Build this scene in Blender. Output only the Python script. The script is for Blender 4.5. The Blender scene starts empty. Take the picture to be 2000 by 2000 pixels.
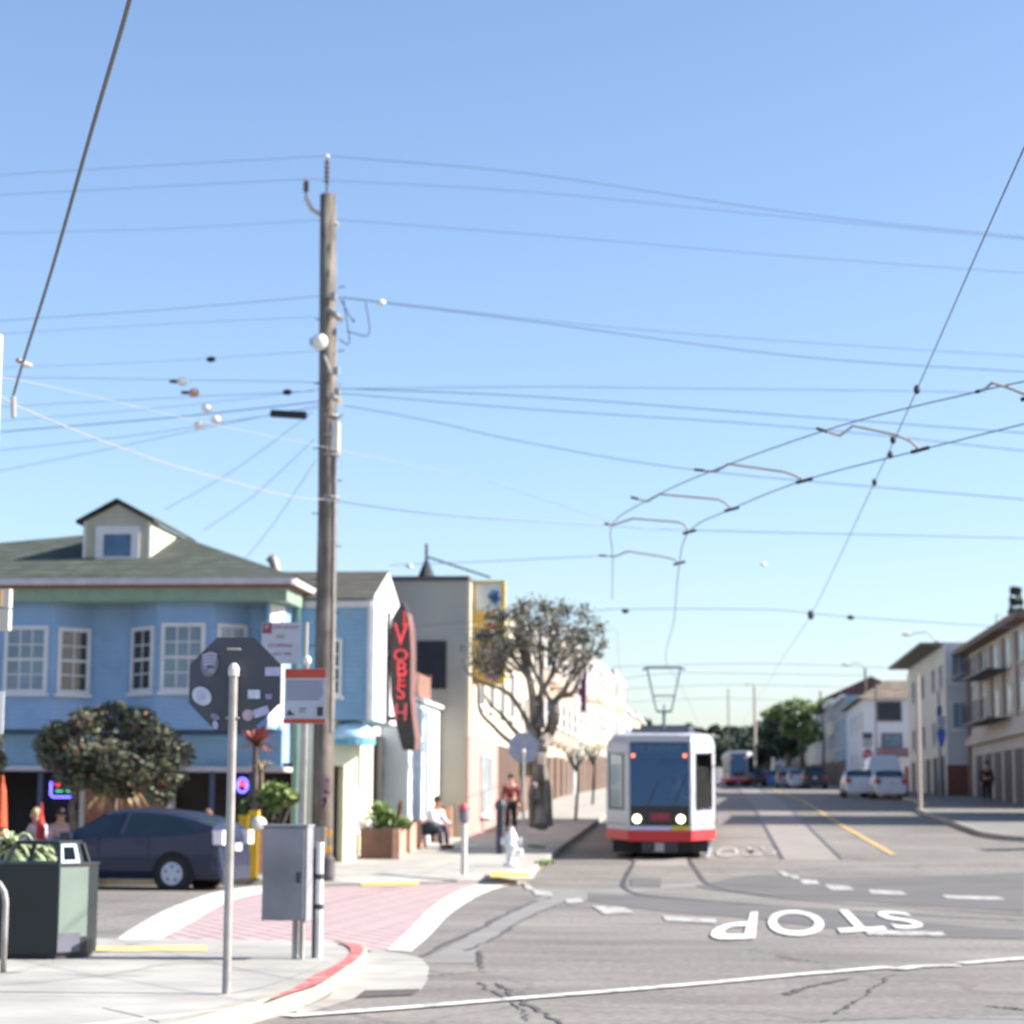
import bpy, random, math
from math import *
from mathutils import Vector, Matrix
random.seed(7)
SC = bpy.context.scene; COL = SC.collection
# ------------------------------------------------------------ camera, sky, sun, exposure
F=4167.0; CAMZ=1.68; PITCH=radians(7.79); YAW=radians(5.43); ROLL=radians(0.3)
def _basis():
    fwd=(-sin(YAW)*cos(PITCH),cos(YAW)*cos(PITCH),sin(PITCH)); r=(cos(YAW),sin(YAW),0.)
    u=(r[1]*fwd[2]-r[2]*fwd[1],r[2]*fwd[0]-r[0]*fwd[2],r[0]*fwd[1]-r[1]*fwd[0])
    c,s=cos(ROLL),sin(ROLL)
    return tuple(c*a+s*b for a,b in zip(r,u)),tuple(-s*a+c*b for a,b in zip(r,u)),fwd
R_,U_,F_=_basis()
cam=bpy.data.cameras.new('camera'); camo=bpy.data.objects.new('camera',cam); COL.objects.link(camo)
camo.matrix_world=Matrix(((R_[0],U_[0],-F_[0],0),(R_[1],U_[1],-F_[1],0),(R_[2],U_[2],-F_[2],CAMZ),(0,0,0,1)))
cam.sensor_width=36; cam.lens=75.0; cam.clip_start=0.5; cam.clip_end=6000
cam.dof.use_dof=True; cam.dof.focus_distance=7.2; cam.dof.aperture_fstop=4.4; cam.dof.aperture_blades=0
SC.camera=camo
SUN_EL=radians(33); SUN_AZ=radians(4)          # azimuth measured from +X towards +Y
w=bpy.data.worlds.new('World'); SC.world=w; w.use_nodes=True
nt=w.node_tree; bg=nt.nodes['Background']; sky=nt.nodes.new('ShaderNodeTexSky'); sky.sky_type='NISHITA'
sky.sun_disc=False; sky.sun_elevation=SUN_EL; sky.sun_rotation=radians(86); sky.altitude=0; sky.air_density=1.0; sky.dust_density=0.9; sky.ozone_density=4.5
tint=nt.nodes.new('ShaderNodeMixRGB'); tint.blend_type='MULTIPLY'; tint.inputs[0].default_value=1; tint.inputs[2].default_value=(1.09,1.0,.97,1)
nt.links.new(sky.outputs[0],tint.inputs[1]); nt.links.new(tint.outputs[0],bg.inputs[0]); bg.inputs[1].default_value=0.096
sl=bpy.data.lights.new('sun','SUN'); so=bpy.data.objects.new('sun',sl); COL.objects.link(so)
sl.energy=5.0; sl.angle=radians(0.5); sl.color=(1.0,0.94,0.85)
sd=Vector((cos(SUN_EL)*cos(SUN_AZ),cos(SUN_EL)*sin(SUN_AZ),sin(SUN_EL)))
so.rotation_euler=sd.to_track_quat('Z','Y').to_euler(); so.location=(40,0,40)
SC.view_settings.view_transform='Standard'; SC.view_settings.look='None'; SC.view_settings.gamma=1; SC.view_settings.exposure=1.32
# ------------------------------------------------------------ measuring helpers (photo pixels -> world points)
def ray(px,py):
    a=(px-1000)/F; b=(1000-py)/F
    return tuple(F_[i]+a*R_[i]+b*U_[i] for i in range(3))
def at(px,py,Y):
    d=ray(px,py); t=Y/d[1]; return (d[0]*t,Y,CAMZ+d[2]*t)
def atz(px,py,z):
    d=ray(px,py); t=(z-CAMZ)/d[2]; return (d[0]*t,d[1]*t,z)
def atx(px,py,X):
    d=ray(px,py); t=X/d[0]; return (X,d[1]*t,CAMZ+d[2]*t)
GP=[(-200,0),(44,0),(46,.03),(50,.14),(54,.3),(60,.5),(74,.95),(90,1.45),(104,1.9),(150,2.7),(200,3.4),(300,5),(400,7),(600,12),(900,24),(3000,40)]
def g(y):
    for (a,b),(c,d) in zip(GP,GP[1:]):
        if y<=c: return b+(d-b)*(y-a)/(c-a)
    return 40.
def gnd(px,py,off=0.):
    d=ray(px,py); t=5.; prev=t
    while t<3000:
        if CAMZ+d[2]*t<g(d[1]*t)+off: break
        prev=t; t*=1.01
    lo,hi=prev,t
    for _ in range(30):
        m=(lo+hi)/2
        if CAMZ+d[2]*m<g(d[1]*m)+off: hi=m
        else: lo=m
    return (d[0]*hi,d[1]*hi,g(d[1]*hi)+off)
def X_(px,Y,py=1500): return at(px,py,Y)[0]
def Z_(py,Y,px=1000): return at(px,py,Y)[2]
# ------------------------------------------------------------ materials
MATS={}
def mat(name,col,rough=0.7,amt=0.12,scale=3.0,bump=0.0,metal=0.0,emit=None,estr=1.0,spec=None,island=0.0,col2=None,detail=6,streak=None):
    if name in MATS: return MATS[name]
    m=bpy.data.materials.new(name); m.use_nodes=True; n=m.node_tree.nodes; l=m.node_tree.links; b=n['Principled BSDF']
    b.inputs['Roughness'].default_value=rough; b.inputs['Metallic'].default_value=metal
    if spec is not None: b.inputs['Specular IOR Level'].default_value=spec
    tc=n.new('ShaderNodeTexCoord'); nz=n.new('ShaderNodeTexNoise'); nz.inputs['Scale'].default_value=scale; nz.inputs['Detail'].default_value=detail
    l.new(tc.outputs['Object'],nz.inputs['Vector'])
    rp=n.new('ShaderNodeValToRGB'); rp.color_ramp.elements[0].position=.3; rp.color_ramp.elements[1].position=.7
    c2=col2 if col2 else [min(1,c*(1+amt)) for c in col]; c1=[c*(1-amt) for c in col] if not col2 else col
    rp.color_ramp.elements[0].color=(*c1,1); rp.color_ramp.elements[1].color=(*c2,1)
    l.new(nz.outputs['Fac'],rp.inputs['Fac']); out=rp.outputs['Color']
    if island:
        ge=n.new('ShaderNodeNewGeometry'); hs=n.new('ShaderNodeHueSaturation'); mr=n.new('ShaderNodeMapRange')
        mr.inputs['To Min'].default_value=1-island; mr.inputs['To Max'].default_value=1+island
        l.new(ge.outputs['Random Per Island'],mr.inputs['Value']); l.new(mr.outputs[0],hs.inputs['Value']); l.new(out,hs.inputs['Color']); out=hs.outputs['Color']
    if streak:
        mp=n.new('ShaderNodeMapping'); mp.inputs['Scale'].default_value=streak; l.new(tc.outputs['Object'],mp.inputs[0]); n2=n.new('ShaderNodeTexNoise'); n2.inputs['Scale'].default_value=3; n2.inputs['Detail'].default_value=8; l.new(mp.outputs[0],n2.inputs['Vector'])
        m2=n.new('ShaderNodeMapRange'); m2.inputs['From Min'].default_value=.35; m2.inputs['From Max'].default_value=.65; m2.inputs['To Min'].default_value=.62 if streak[2]<1 else .86; m2.inputs['To Max'].default_value=1.2 if streak[2]<1 else 1.1; l.new(n2.outputs['Fac'],m2.inputs['Value']); h2=n.new('ShaderNodeHueSaturation'); l.new(m2.outputs[0],h2.inputs['Value']); l.new(out,h2.inputs['Color']); out=h2.outputs['Color']
    l.new(out,b.inputs['Base Color'])
    if bump:
        nb=n.new('ShaderNodeTexNoise'); nb.inputs['Scale'].default_value=scale*14; nb.inputs['Detail'].default_value=4; l.new(tc.outputs['Object'],nb.inputs['Vector'])
        bp=n.new('ShaderNodeBump'); bp.inputs['Strength'].default_value=bump; bp.inputs['Distance'].default_value=.02
        l.new(nb.outputs['Fac'],bp.inputs['Height']); l.new(bp.outputs['Normal'],b.inputs['Normal'])
    if emit:
        b.inputs['Emission Color'].default_value=(*emit,1); b.inputs['Emission Strength'].default_value=estr
    MATS[name]=m; return m
def glass(name,tint=(.5,.6,.65),fac=.35,rough=.05,gcol=(1,1,1)):
    if name in MATS: return MATS[name]
    m=bpy.data.materials.new(name); m.use_nodes=True; n=m.node_tree.nodes; l=m.node_tree.links; n.clear()
    o=n.new('ShaderNodeOutputMaterial'); mx=n.new('ShaderNodeMixShader'); t=n.new('ShaderNodeBsdfTransparent'); gl=n.new('ShaderNodeBsdfGlossy')
    t.inputs[0].default_value=(*tint,1); gl.inputs['Roughness'].default_value=rough; gl.inputs['Color'].default_value=(*gcol,1)
    fr=n.new('ShaderNodeFresnel'); fr.inputs[0].default_value=1.5; ad=n.new('ShaderNodeMath'); ad.inputs[1].default_value=fac
    l.new(fr.outputs[0],ad.inputs[0]); l.new(ad.outputs[0],mx.inputs[0]); l.new(t.outputs[0],mx.inputs[1]); l.new(gl.outputs[0],mx.inputs[2]); l.new(mx.outputs[0],o.inputs[0])
    MATS[name]=m; return m
def asphalt():
    m=mat('asphalt',(.180,.164,.146),.9,.20,.22,.25)
    n=m.node_tree.nodes; l=m.node_tree.links; b=n['Principled BSDF']; src=b.inputs['Base Color'].links[0].from_socket
    tc=[x for x in n if x.type=='TEX_COORD'][0]
    # fine aggregate
    nz=n.new('ShaderNodeTexNoise'); nz.inputs['Scale'].default_value=11; nz.inputs['Detail'].default_value=8; l.new(tc.outputs['Object'],nz.inputs['Vector'])
    mr=n.new('ShaderNodeMapRange'); mr.inputs['From Min'].default_value=.3; mr.inputs['From Max'].default_value=.7; mr.inputs['To Min'].default_value=.72; mr.inputs['To Max'].default_value=1.25; l.new(nz.outputs['Fac'],mr.inputs['Value'])
    # cracks: warped voronoi edges
    wz=n.new('ShaderNodeTexNoise'); wz.inputs['Scale'].default_value=.9; wz.inputs['Detail'].default_value=5; l.new(tc.outputs['Object'],wz.inputs['Vector'])
    vm=n.new('ShaderNodeMixRGB'); vm.blend_type='ADD'; vm.inputs[0].default_value=1.6; l.new(tc.outputs['Object'],vm.inputs[1]); l.new(wz.outputs['Color'],vm.inputs[2])
    vo=n.new('ShaderNodeTexVoronoi'); vo.feature='DISTANCE_TO_EDGE'; vo.inputs['Scale'].default_value=.22; l.new(vm.outputs[0],vo.inputs['Vector'])
    cr=n.new('ShaderNodeMapRange'); cr.inputs['From Min'].default_value=0; cr.inputs['From Max'].default_value=.012; cr.inputs['To Min'].default_value=.72; cr.inputs['To Max'].default_value=1; l.new(vo.outputs['Distance'],cr.inputs['Value'])
    sm=n.new('ShaderNodeMapping'); sm.inputs['Scale'].default_value=(.35,1.6,1); sm.inputs['Rotation'].default_value=(0,0,.15); l.new(tc.outputs['Object'],sm.inputs[0]); s2=n.new('ShaderNodeTexNoise'); s2.inputs['Scale'].default_value=.7; s2.inputs['Detail'].default_value=7; s2.inputs['Roughness'].default_value=.65; l.new(sm.outputs[0],s2.inputs['Vector'])
    sr=n.new('ShaderNodeMapRange'); sr.inputs['From Min'].default_value=.3; sr.inputs['From Max'].default_value=.7; sr.inputs['To Min'].default_value=.72; sr.inputs['To Max'].default_value=1.25; l.new(s2.outputs['Fac'],sr.inputs['Value'])
    m0=n.new('ShaderNodeMath'); m0.operation='MULTIPLY'; l.new(sr.outputs[0],m0.inputs[0]); l.new(mr.outputs[0],m0.inputs[1])
    mp=n.new('ShaderNodeMath'); mp.operation='MULTIPLY'; l.new(m0.outputs[0],mp.inputs[0]); l.new(cr.outputs[0],mp.inputs[1])
    hs=n.new('ShaderNodeHueSaturation'); l.new(src,hs.inputs['Color']); l.new(mp.outputs[0],hs.inputs['Value']); l.new(hs.outputs['Color'],b.inputs['Base Color'])
    return m
def worn(name,col,under,lo=.36,hi=.45,scale=5.0):
    m=mat(name,col,.85,.08,2.0,.1); n=m.node_tree.nodes; l=m.node_tree.links; b=n['Principled BSDF']; src=b.inputs['Base Color'].links[0].from_socket
    tc=[x for x in n if x.type=='TEX_COORD'][0]; nz=n.new('ShaderNodeTexNoise'); nz.inputs['Scale'].default_value=scale; nz.inputs['Detail'].default_value=9; nz.inputs['Roughness'].default_value=.7; l.new(tc.outputs['Object'],nz.inputs['Vector'])
    mr=n.new('ShaderNodeMapRange'); mr.inputs['From Min'].default_value=lo; mr.inputs['From Max'].default_value=hi; l.new(nz.outputs['Fac'],mr.inputs['Value'])
    mx=n.new('ShaderNodeMixRGB'); mx.inputs[1].default_value=(*under,1); l.new(mr.outputs[0],mx.inputs[0]); l.new(src,mx.inputs[2]); l.new(mx.outputs[0],b.inputs['Base Color']); return m
def striped(name,col,col2,scale,axis='Z',rough=.8,width=.12,noise=.1):
    """painted clapboard / shingle courses: thin darker joints every 1/scale m along an axis"""
    if name in MATS: return MATS[name]
    m=mat(name,col,rough,noise,2.0); n=m.node_tree.nodes; l=m.node_tree.links; b=n['Principled BSDF']; src=b.inputs['Base Color'].links[0].from_socket
    tc=[x for x in n if x.type=='TEX_COORD'][0]; sp=n.new('ShaderNodeSeparateXYZ'); l.new(tc.outputs['Object'],sp.inputs[0])
    mu=n.new('ShaderNodeMath'); mu.operation='MULTIPLY'; mu.inputs[1].default_value=scale; l.new(sp.outputs[axis],mu.inputs[0])
    fr=n.new('ShaderNodeMath'); fr.operation='FRACT'; l.new(mu.outputs[0],fr.inputs[0])
    lt=n.new('ShaderNodeMath'); lt.operation='LESS_THAN'; lt.inputs[1].default_value=width; l.new(fr.outputs[0],lt.inputs[0])
    mx=n.new('ShaderNodeMixRGB'); l.new(lt.outputs[0],mx.inputs[0]); l.new(src,mx.inputs[1]); mx.inputs[2].default_value=(*col2,1); l.new(mx.outputs[0],b.inputs['Base Color'])
    return m
def bricky(name,c1,c2,mo,scale,bw=.5,rh=.25,rough=.85,rot=(0,0,0)):
    if name in MATS: return MATS[name]
    m=mat(name,c1,rough,.1,2.0); n=m.node_tree.nodes; l=m.node_tree.links; b=n['Principled BSDF']
    tc=[x for x in n if x.type=='TEX_COORD'][0]; mp=n.new('ShaderNodeMapping'); mp.inputs['Rotation'].default_value=rot; l.new(tc.outputs['Object'],mp.inputs[0])
    br=n.new('ShaderNodeTexBrick'); l.new(mp.outputs[0],br.inputs['Vector']); br.inputs['Color1'].default_value=(*c1,1); br.inputs['Color2'].default_value=(*c2,1); br.inputs['Mortar'].default_value=(*mo,1)
    br.inputs['Scale'].default_value=scale; br.inputs['Mortar Size'].default_value=.045; br.inputs['Brick Width'].default_value=bw; br.inputs['Row Height'].default_value=rh
    l.new(br.outputs['Color'],b.inputs['Base Color']); return m
# ------------------------------------------------------------ mesh builder and object bookkeeping
class MB:
    def __init__(s): s.v=[]; s.f=[]; s.mi=[]; s.m=0; s.smooth=False
    def add(s,vs,fs):
        o=len(s.v); s.v+= [tuple(p) for p in vs]
        for f in fs: s.f.append(tuple(i+o for i in f)); s.mi.append(s.m)
        return s
    def box(s,x0,x1,y0,y1,z0,z1):
        return s.hexa([(x0,y0,z0),(x1,y0,z0),(x1,y1,z0),(x0,y1,z0)],[(x0,y0,z1),(x1,y0,z1),(x1,y1,z1),(x0,y1,z1)])
    def hexa(s,lo,hi): return s.add(list(lo)+list(hi),[(3,2,1,0),(4,5,6,7),(0,1,5,4),(1,2,6,5),(2,3,7,6),(3,0,4,7)])
    def fb(s,o,u,n,u0,u1,d0,d1,z0,z1):
        P=lambda a,d,z:(o[0]+u[0]*a+n[0]*d,o[1]+u[1]*a+n[1]*d,o[2]+z)
        return s.hexa([P(u0,d0,z0),P(u1,d0,z0),P(u1,d1,z0),P(u0,d1,z0)],[P(u0,d0,z1),P(u1,d0,z1),P(u1,d1,z1),P(u0,d1,z1)])
    def prism(s,pts,z0,z1):
        n=len(pts); return s.add([(x,y,z0) for x,y in pts]+[(x,y,z1) for x,y in pts],[tuple(reversed(range(n))),tuple(range(n,2*n))]+[(i,(i+1)%n,n+(i+1)%n,n+i) for i in range(n)])
    def slab(s,pts,d):
        n=len(pts); return s.add(list(pts)+[(p[0]+d[0],p[1]+d[1],p[2]+d[2]) for p in pts],[tuple(reversed(range(n))),tuple(range(n,2*n))]+[(i,(i+1)%n,n+(i+1)%n,n+i) for i in range(n)])
    def poly(s,pts): return s.add(pts,[tuple(range(len(pts)))])
    def tube(s,pts,r,n=8,r2=None,cap=True):
        pts=[Vector(p) for p in pts]; k=len(pts); o=len(s.v); ref=None
        for i,p in enumerate(pts):
            t=(pts[min(i+1,k-1)]-pts[max(i-1,0)]).normalized()
            a=Vector((0,0,1)) if abs(t.z)<.9 else Vector((1,0,0))
            if ref is None: ref=t.cross(a).normalized()
            ref=(ref-t*ref.dot(t)).normalized(); b=t.cross(ref)
            rr=r[i] if isinstance(r,(list,tuple)) else (r if r2 is None else r+(r2-r)*i/(k-1))
            for j in range(n):
                an=2*pi*j/n; s.v.append(tuple(p+ref*cos(an)*rr+b*sin(an)*rr))
        for i in range(k-1):
            for j in range(n):
                s.f.append((o+i*n+j,o+i*n+(j+1)%n,o+(i+1)*n+(j+1)%n,o+(i+1)*n+j)); s.mi.append(s.m)
        if cap:
            s.f.append(tuple(reversed(range(o,o+n)))); s.mi.append(s.m); s.f.append(tuple(range(o+(k-1)*n,o+k*n))); s.mi.append(s.m)
        return s
    def lathe(s,c,prof,n=16):
        o=len(s.v)
        for r,z in prof:
            for j in range(n): s.v.append((c[0]+r*cos(2*pi*j/n),c[1]+r*sin(2*pi*j/n),c[2]+z))
        for i in range(len(prof)-1):
            for j in range(n): s.f.append((o+i*n+j,o+i*n+(j+1)%n,o+(i+1)*n+(j+1)%n,o+(i+1)*n+j)); s.mi.append(s.m)
        s.f.append(tuple(reversed(range(o,o+n)))); s.mi.append(s.m); s.f.append(tuple(range(o+(len(prof)-1)*n,o+len(prof)*n))); s.mi.append(s.m)
        return s
    def ball(s,c,r,n=10,sq=(1,1,1)):
        o=len(s.v); k=n//2+1
        for i in range(k+1):
            th=pi*i/k
            for j in range(n): s.v.append((c[0]+r*sq[0]*sin(th)*cos(2*pi*j/n),c[1]+r*sq[1]*sin(th)*sin(2*pi*j/n),c[2]+r*sq[2]*cos(th)))
        for i in range(k):
            for j in range(n): s.f.append((o+(i+1)*n+j,o+(i+1)*n+(j+1)%n,o+i*n+(j+1)%n,o+i*n+j)); s.mi.append(s.m)
        return s
    def leaves(s,c,rad,n,size,flat=.5,shell=.35):
        for _ in range(n):
            d=Vector((random.gauss(0,1),random.gauss(0,1),random.gauss(0,1))).normalized()*(shell+(1-shell)*random.random())
            p=Vector((c[0]+d.x*rad[0],c[1]+d.y*rad[1],c[2]+d.z*rad[2]))
            a=Vector((random.gauss(0,1),random.gauss(0,1),random.gauss(0,1)*flat)).normalized(); b=a.cross(Vector((random.gauss(0,1),random.gauss(0,1),random.gauss(0,1)))).normalized()
            q=size*(.6+.8*random.random()); a=a*q; b=b*q*.5
            s.add([p-a,p+b,p+a,p-b],[(0,1,2,3)])
        return s
    def build(s,name,mats,parent=None,label=None,smooth=None):
        me=bpy.data.meshes.new(name); loc=Vector((0,0,0))
        if parent is not None: loc=rootof(parent).location
        me.from_pydata([tuple(Vector(p)-loc) for p in s.v],[],s.f); me.update()
        for m in (mats if isinstance(mats,(list,tuple)) else [mats]): me.materials.append(m)
        for i,p in enumerate(me.polygons): p.material_index=s.mi[i]
        if smooth if smooth is not None else s.smooth:
            for p in me.polygons: p.use_smooth=True
        o=bpy.data.objects.new(name,me); COL.objects.link(o)
        if parent is not None: o.parent=parent
        if label: o['label']=label
        return o
def rootof(o):
    while o.parent: o=o.parent
    return o
def tag(o,label=None,cat=None,group=None,kind=None):
    if label: o['label']=label
    if cat: o['category']=cat
    if group: o['group']=group
    if kind: o['kind']=kind
    return o
def empty(name,loc,label,cat,group=None):
    o=bpy.data.objects.new(name,None); o.empty_display_size=.2; COL.objects.link(o); o.location=loc
    return tag(o,label,cat,group)
KIDS={}
def copy_tree(o,parent=None):
    c=o.copy(); COL.objects.link(c)
    if parent: c.parent=parent; c.matrix_parent_inverse=o.matrix_parent_inverse.copy()
    for ch in [x for x in bpy.data.objects if x.parent==o]: copy_tree(ch,c)
    return c
def text(name,s,size,ext,m,parent,M,sx=1.0):
    """lettering as mesh: M maps (x right, y up, z out) local to world"""
    cu=bpy.data.curves.new(name,'FONT'); cu.body=s; cu.size=size; cu.extrude=ext; cu.align_x='CENTER'; cu.align_y='CENTER'; cu.resolution_u=3
    t=bpy.data.objects.new(name,cu); COL.objects.link(t); dg=bpy.context.evaluated_depsgraph_get(); dg.update()
    me=bpy.data.meshes.new_from_object(t.evaluated_get(dg)); bpy.data.objects.remove(t)
    loc=rootof(parent).location if parent else Vector((0,0,0))
    for v in me.vertices: v.co=M@Vector((v.co.x*sx,v.co.y,v.co.z))-loc
    me.materials.clear(); me.materials.append(m)
    o=bpy.data.objects.new(name,me); COL.objects.link(o)
    if parent: o.parent=parent
    return o
def face_cam(x,y,z): return Matrix.Translation((x,y,z))@Matrix.Rotation(pi/2,4,'X')      # text plane facing -Y
def cr(pts,n=6):
    """Catmull-Rom through points"""
    P=[Vector(p) for p in pts]; P=[P[0]*2-P[1]]+P+[P[-1]*2-P[-2]]; out=[]
    for i in range(1,len(P)-2):
        for k in range(n):
            t=k/n; a,b,c,d=P[i-1],P[i],P[i+1],P[i+2]
            out.append(.5*((2*b)+(c-a)*t+(2*a-5*b+4*c-d)*t*t+(3*b-a-3*c+d)*t**3))
    return out+[P[-2]]
V=1.0352
# ============================================================ SETTING: ground, roads, pavements, markings
M_=dict(
 asph=asphalt(), ground=mat('earth',(.20,.19,.16),.95,.25,.1),
 conc=mat('concrete',(.345,.33,.30),.9,.12,.8,.15,streak=(.5,.7,1)), conc_shade=mat('shaded_concrete',(.19,.18,.165),.9,.12,.9,.2),  # second concrete is darkened for the shadow lying on the right pavement
 curb=mat('curb_stone',(.34,.32,.27),.9,.14,1.5,.2), red=worn('red_paint',(.42,.10,.10),(.42,.30,.26),.40,.50,5),
 white=worn('road_paint',(.60,.60,.57),(.26,.25,.23),.38,.47,4), whiteold=worn('worn_road_paint',(.42,.41,.39),(.19,.18,.165),.42,.53,5), yellow=worn('yellow_road_paint',(.58,.37,.12),(.25,.20,.14),.38,.48,4),
 yellowold=mat('worn_yellow_paint',(.62,.46,.20),.85,.15,3), brick=bricky('paver_brick',(.45,.35,.34),(.40,.305,.30),(.27,.18,.18),1.0,.9,.26,rot=(0,0,radians(62))),
 rail=mat('rail_steel',(.09,.085,.09),.5,.2,5,metal=.3), seal=mat('crack_sealant',(.085,.08,.078),.7,.2,4), iron=mat('cast_iron',(.09,.075,.065),.8,.3,6),
 patch=mat('asphalt_patch',(.108,.103,.10),.9,.16,.6,.2), pale=mat('pale_asphalt',(.20,.192,.182),.9,.10,.7,.2))
def frange(a,b,s):
    o=[]; x=a
    while x<b-1e-6: o.append(x); x+=s
    return o+[b]
YS=sorted(set([p[0] for p in GP if p[0]<=3000]+frange(40,200,2)+frange(200,700,10)+[-60,0,1000,1500,2200]))
def sheet(name,xs,ys,off,m,label=None):
    b=MB(); n=len(xs)
    b.add([(x,y,g(y)+off) for y in ys for x in xs],[(j*n+i,j*n+i+1,(j+1)*n+i+1,(j+1)*n+i) for j in range(len(ys)-1) for i in range(n-1)])
    o=b.build(name,m); o['kind']='structure'; return o
sheet('ground',[-2500,-600,-150,-40,0,40,150,600,2500],YS,-.04,M_['ground'])
sheet('cross_street',[-200,-60,-20,0,20,60,200],[-60,0,20,40,44,46,47],0,M_['asph'])
sheet('road',[-4.3,0,4,9.6],[47]+[y for y in YS if 47<y<=620],0,M_['asph'])
def resample(pts,n):
    P=[Vector(p[:2]) for p in pts]; L=[0]
    for a,b in zip(P,P[1:]): L.append(L[-1]+(b-a).length)
    out=[]
    for i in range(n+1):
        t=L[-1]*i/n; k=0
        while k<len(L)-2 and L[k+1]<t: k+=1
        f=(t-L[k])/max(1e-9,L[k+1]-L[k]); out.append(P[k].lerp(P[k+1],f))
    return out
def strip2(b,A,B,off,n=12,m=1,smooth=False):
    if smooth: A=cr([(p[0],p[1],0) for p in A],5); B=cr([(p[0],p[1],0) for p in B],5)
    A=resample(A,n); B=resample(B,n); vs=[]
    for a,c in zip(A,B):
        for k in range(m+1):
            p=a.lerp(c,k/m); vs.append((p.x,p.y,g(p.y)+off))
    w=m+1; b.add(vs,[(i*w+k,(i+1)*w+k,(i+1)*w+k+1,i*w+k+1) for i in range(n) for k in range(m)]); return b
WOB=[0]
def line(b,pts,wd,off,n=12,smooth=False):
    if WOB[0]: n=max(n,26)
    P=cr([(p[0],p[1],0) for p in pts],5) if smooth and len(pts)>2 else [Vector((p[0],p[1],0)) for p in pts]
    P=[Vector((p.x+random.uniform(-1,1)*WOB[0],p.y+random.uniform(-1,1)*WOB[0],0)) for p in resample(P,n)]; A=[];B=[]
    for i,p in enumerate(P):
        t=(P[min(i+1,n)]-P[max(i-1,0)]).normalized(); q=Vector((-t.y,t.x,0))*wd/2*(random.uniform(.35,1.25) if WOB[0] else 1); A.append(p+q); B.append(p-q)
    vs=[(p.x,p.y,g(p.y)+off) for a,c in zip(A,B) for p in (a,c)]
    b.add(vs,[(2*i,2*i+1,2*i+3,2*i+2) for i in range(n)]); return b
def quad(b,px4,off,n=6):
    c=[gnd(x,y) for x,y in px4]; return strip2(b,[c[0],c[1]],[c[3],c[2]],off,n,1)
def G(l): return [gnd(x*1.0,y*1.0) for x,y in l]
def GV(l): return [gnd(x*V,y*V) for x,y in l]
def st(b,name,m): o=b.build(name,m); o['kind']='structure'; return o
# pavement across the cross street and up the tram street
def walk(name,curb,inner,nn,mm,h=.15,m=None):
    A=resample(curb,nn); B=resample(inner,nn); b=MB(); w=mm+1; vs=[]
    for a,c in zip(A,B):
        for k in range(w): p=a.lerp(c,k/mm); vs.append((p.x,p.y,g(p.y)+h))
    b.add(vs,[(i*w+k,(i+1)*w+k,(i+1)*w+k+1,i*w+k+1) for i in range(nn) for k in range(mm)])
    o=st(b,name,m or M_['conc']); 
    b=MB(); n=nn; out=[];inn=[]
    for i,p in enumerate(A):
        t=(A[min(i+1,n)]-A[max(i-1,0)]).normalized(); q=(B[i]-p).normalized(); out.append(p); inn.append(p+q*.15)
    vs=[]
    for p,q in zip(out,inn): vs+= [(p.x,p.y,g(p.y)-.05),(p.x,p.y,g(p.y)+h+.004),(q.x,q.y,g(q.y)+h+.004)]
    b.add(vs,[f for i in range(n) for f in ((3*i,3*i+1,3*i+4,3*i+3),(3*i+1,3*i+2,3*i+5,3*i+4))])
    st(b,'kerb',M_['curb'])
    return o
CURB=[(-90,42.4),(-30,42.5),(-11,42.9),(-9,44.2),(-7.2,45.5),(-5.6,46.3),(-4.5,47.2),(-4.1,48.6),(-4.1,50)]
walk('pavement',CURB,[(-90,70),(-30,70),(-22,70),(-19,70),(-16,70),(-13,69),(-11,68),(-10,64),(-10,63)],60,22)
walk('pavement',[(-4.1,50),(-4.1,168)],[(-10,63),(-10,168)],60,6,m=M_['conc'])
walk('pavement',[(-4.1,188),(-4.1,420)],[(-10,188),(-10,420)],40,4)
walk('pavement',[(14.5,62.5),(10,63.5),(8.6,65.5),(8.2,68),(8.2,90),(9.3,96),(9.3,136)],[(15,66),(15,66.5),(15,67),(15,68.5),(15,90),(15,96),(15,136)],90,4,m=M_['conc_shade'])
walk('pavement',[(9.3,156),(9.3,420)],[(15,156),(15,420)],50,4,m=M_['conc_shade'])
b=MB(); RA=[Vector((x,y,0)) for x,y in [(-9.6,43.85),(-9,44.2),(-7.2,45.5),(-5.6,46.3),(-4.5,47.2),(-4.1,48.6)]]; vs=[]
for i,p in enumerate(RA):
    t=(RA[min(i+1,5)]-RA[max(i-1,0)]).normalized(); o_=Vector((t.y,-t.x,0)); q=p+o_*(.65 if 0<i<5 else .08); r_=p-o_*.06; vs+=[(r_.x,r_.y,g(r_.y)+.163),(q.x,q.y,g(q.y)+.0125)]
b.add(vs,[(2*i,2*i+1,2*i+3,2*i+2) for i in range(5)]); st(b,'kerb_ramp',M_['conc'])
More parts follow.
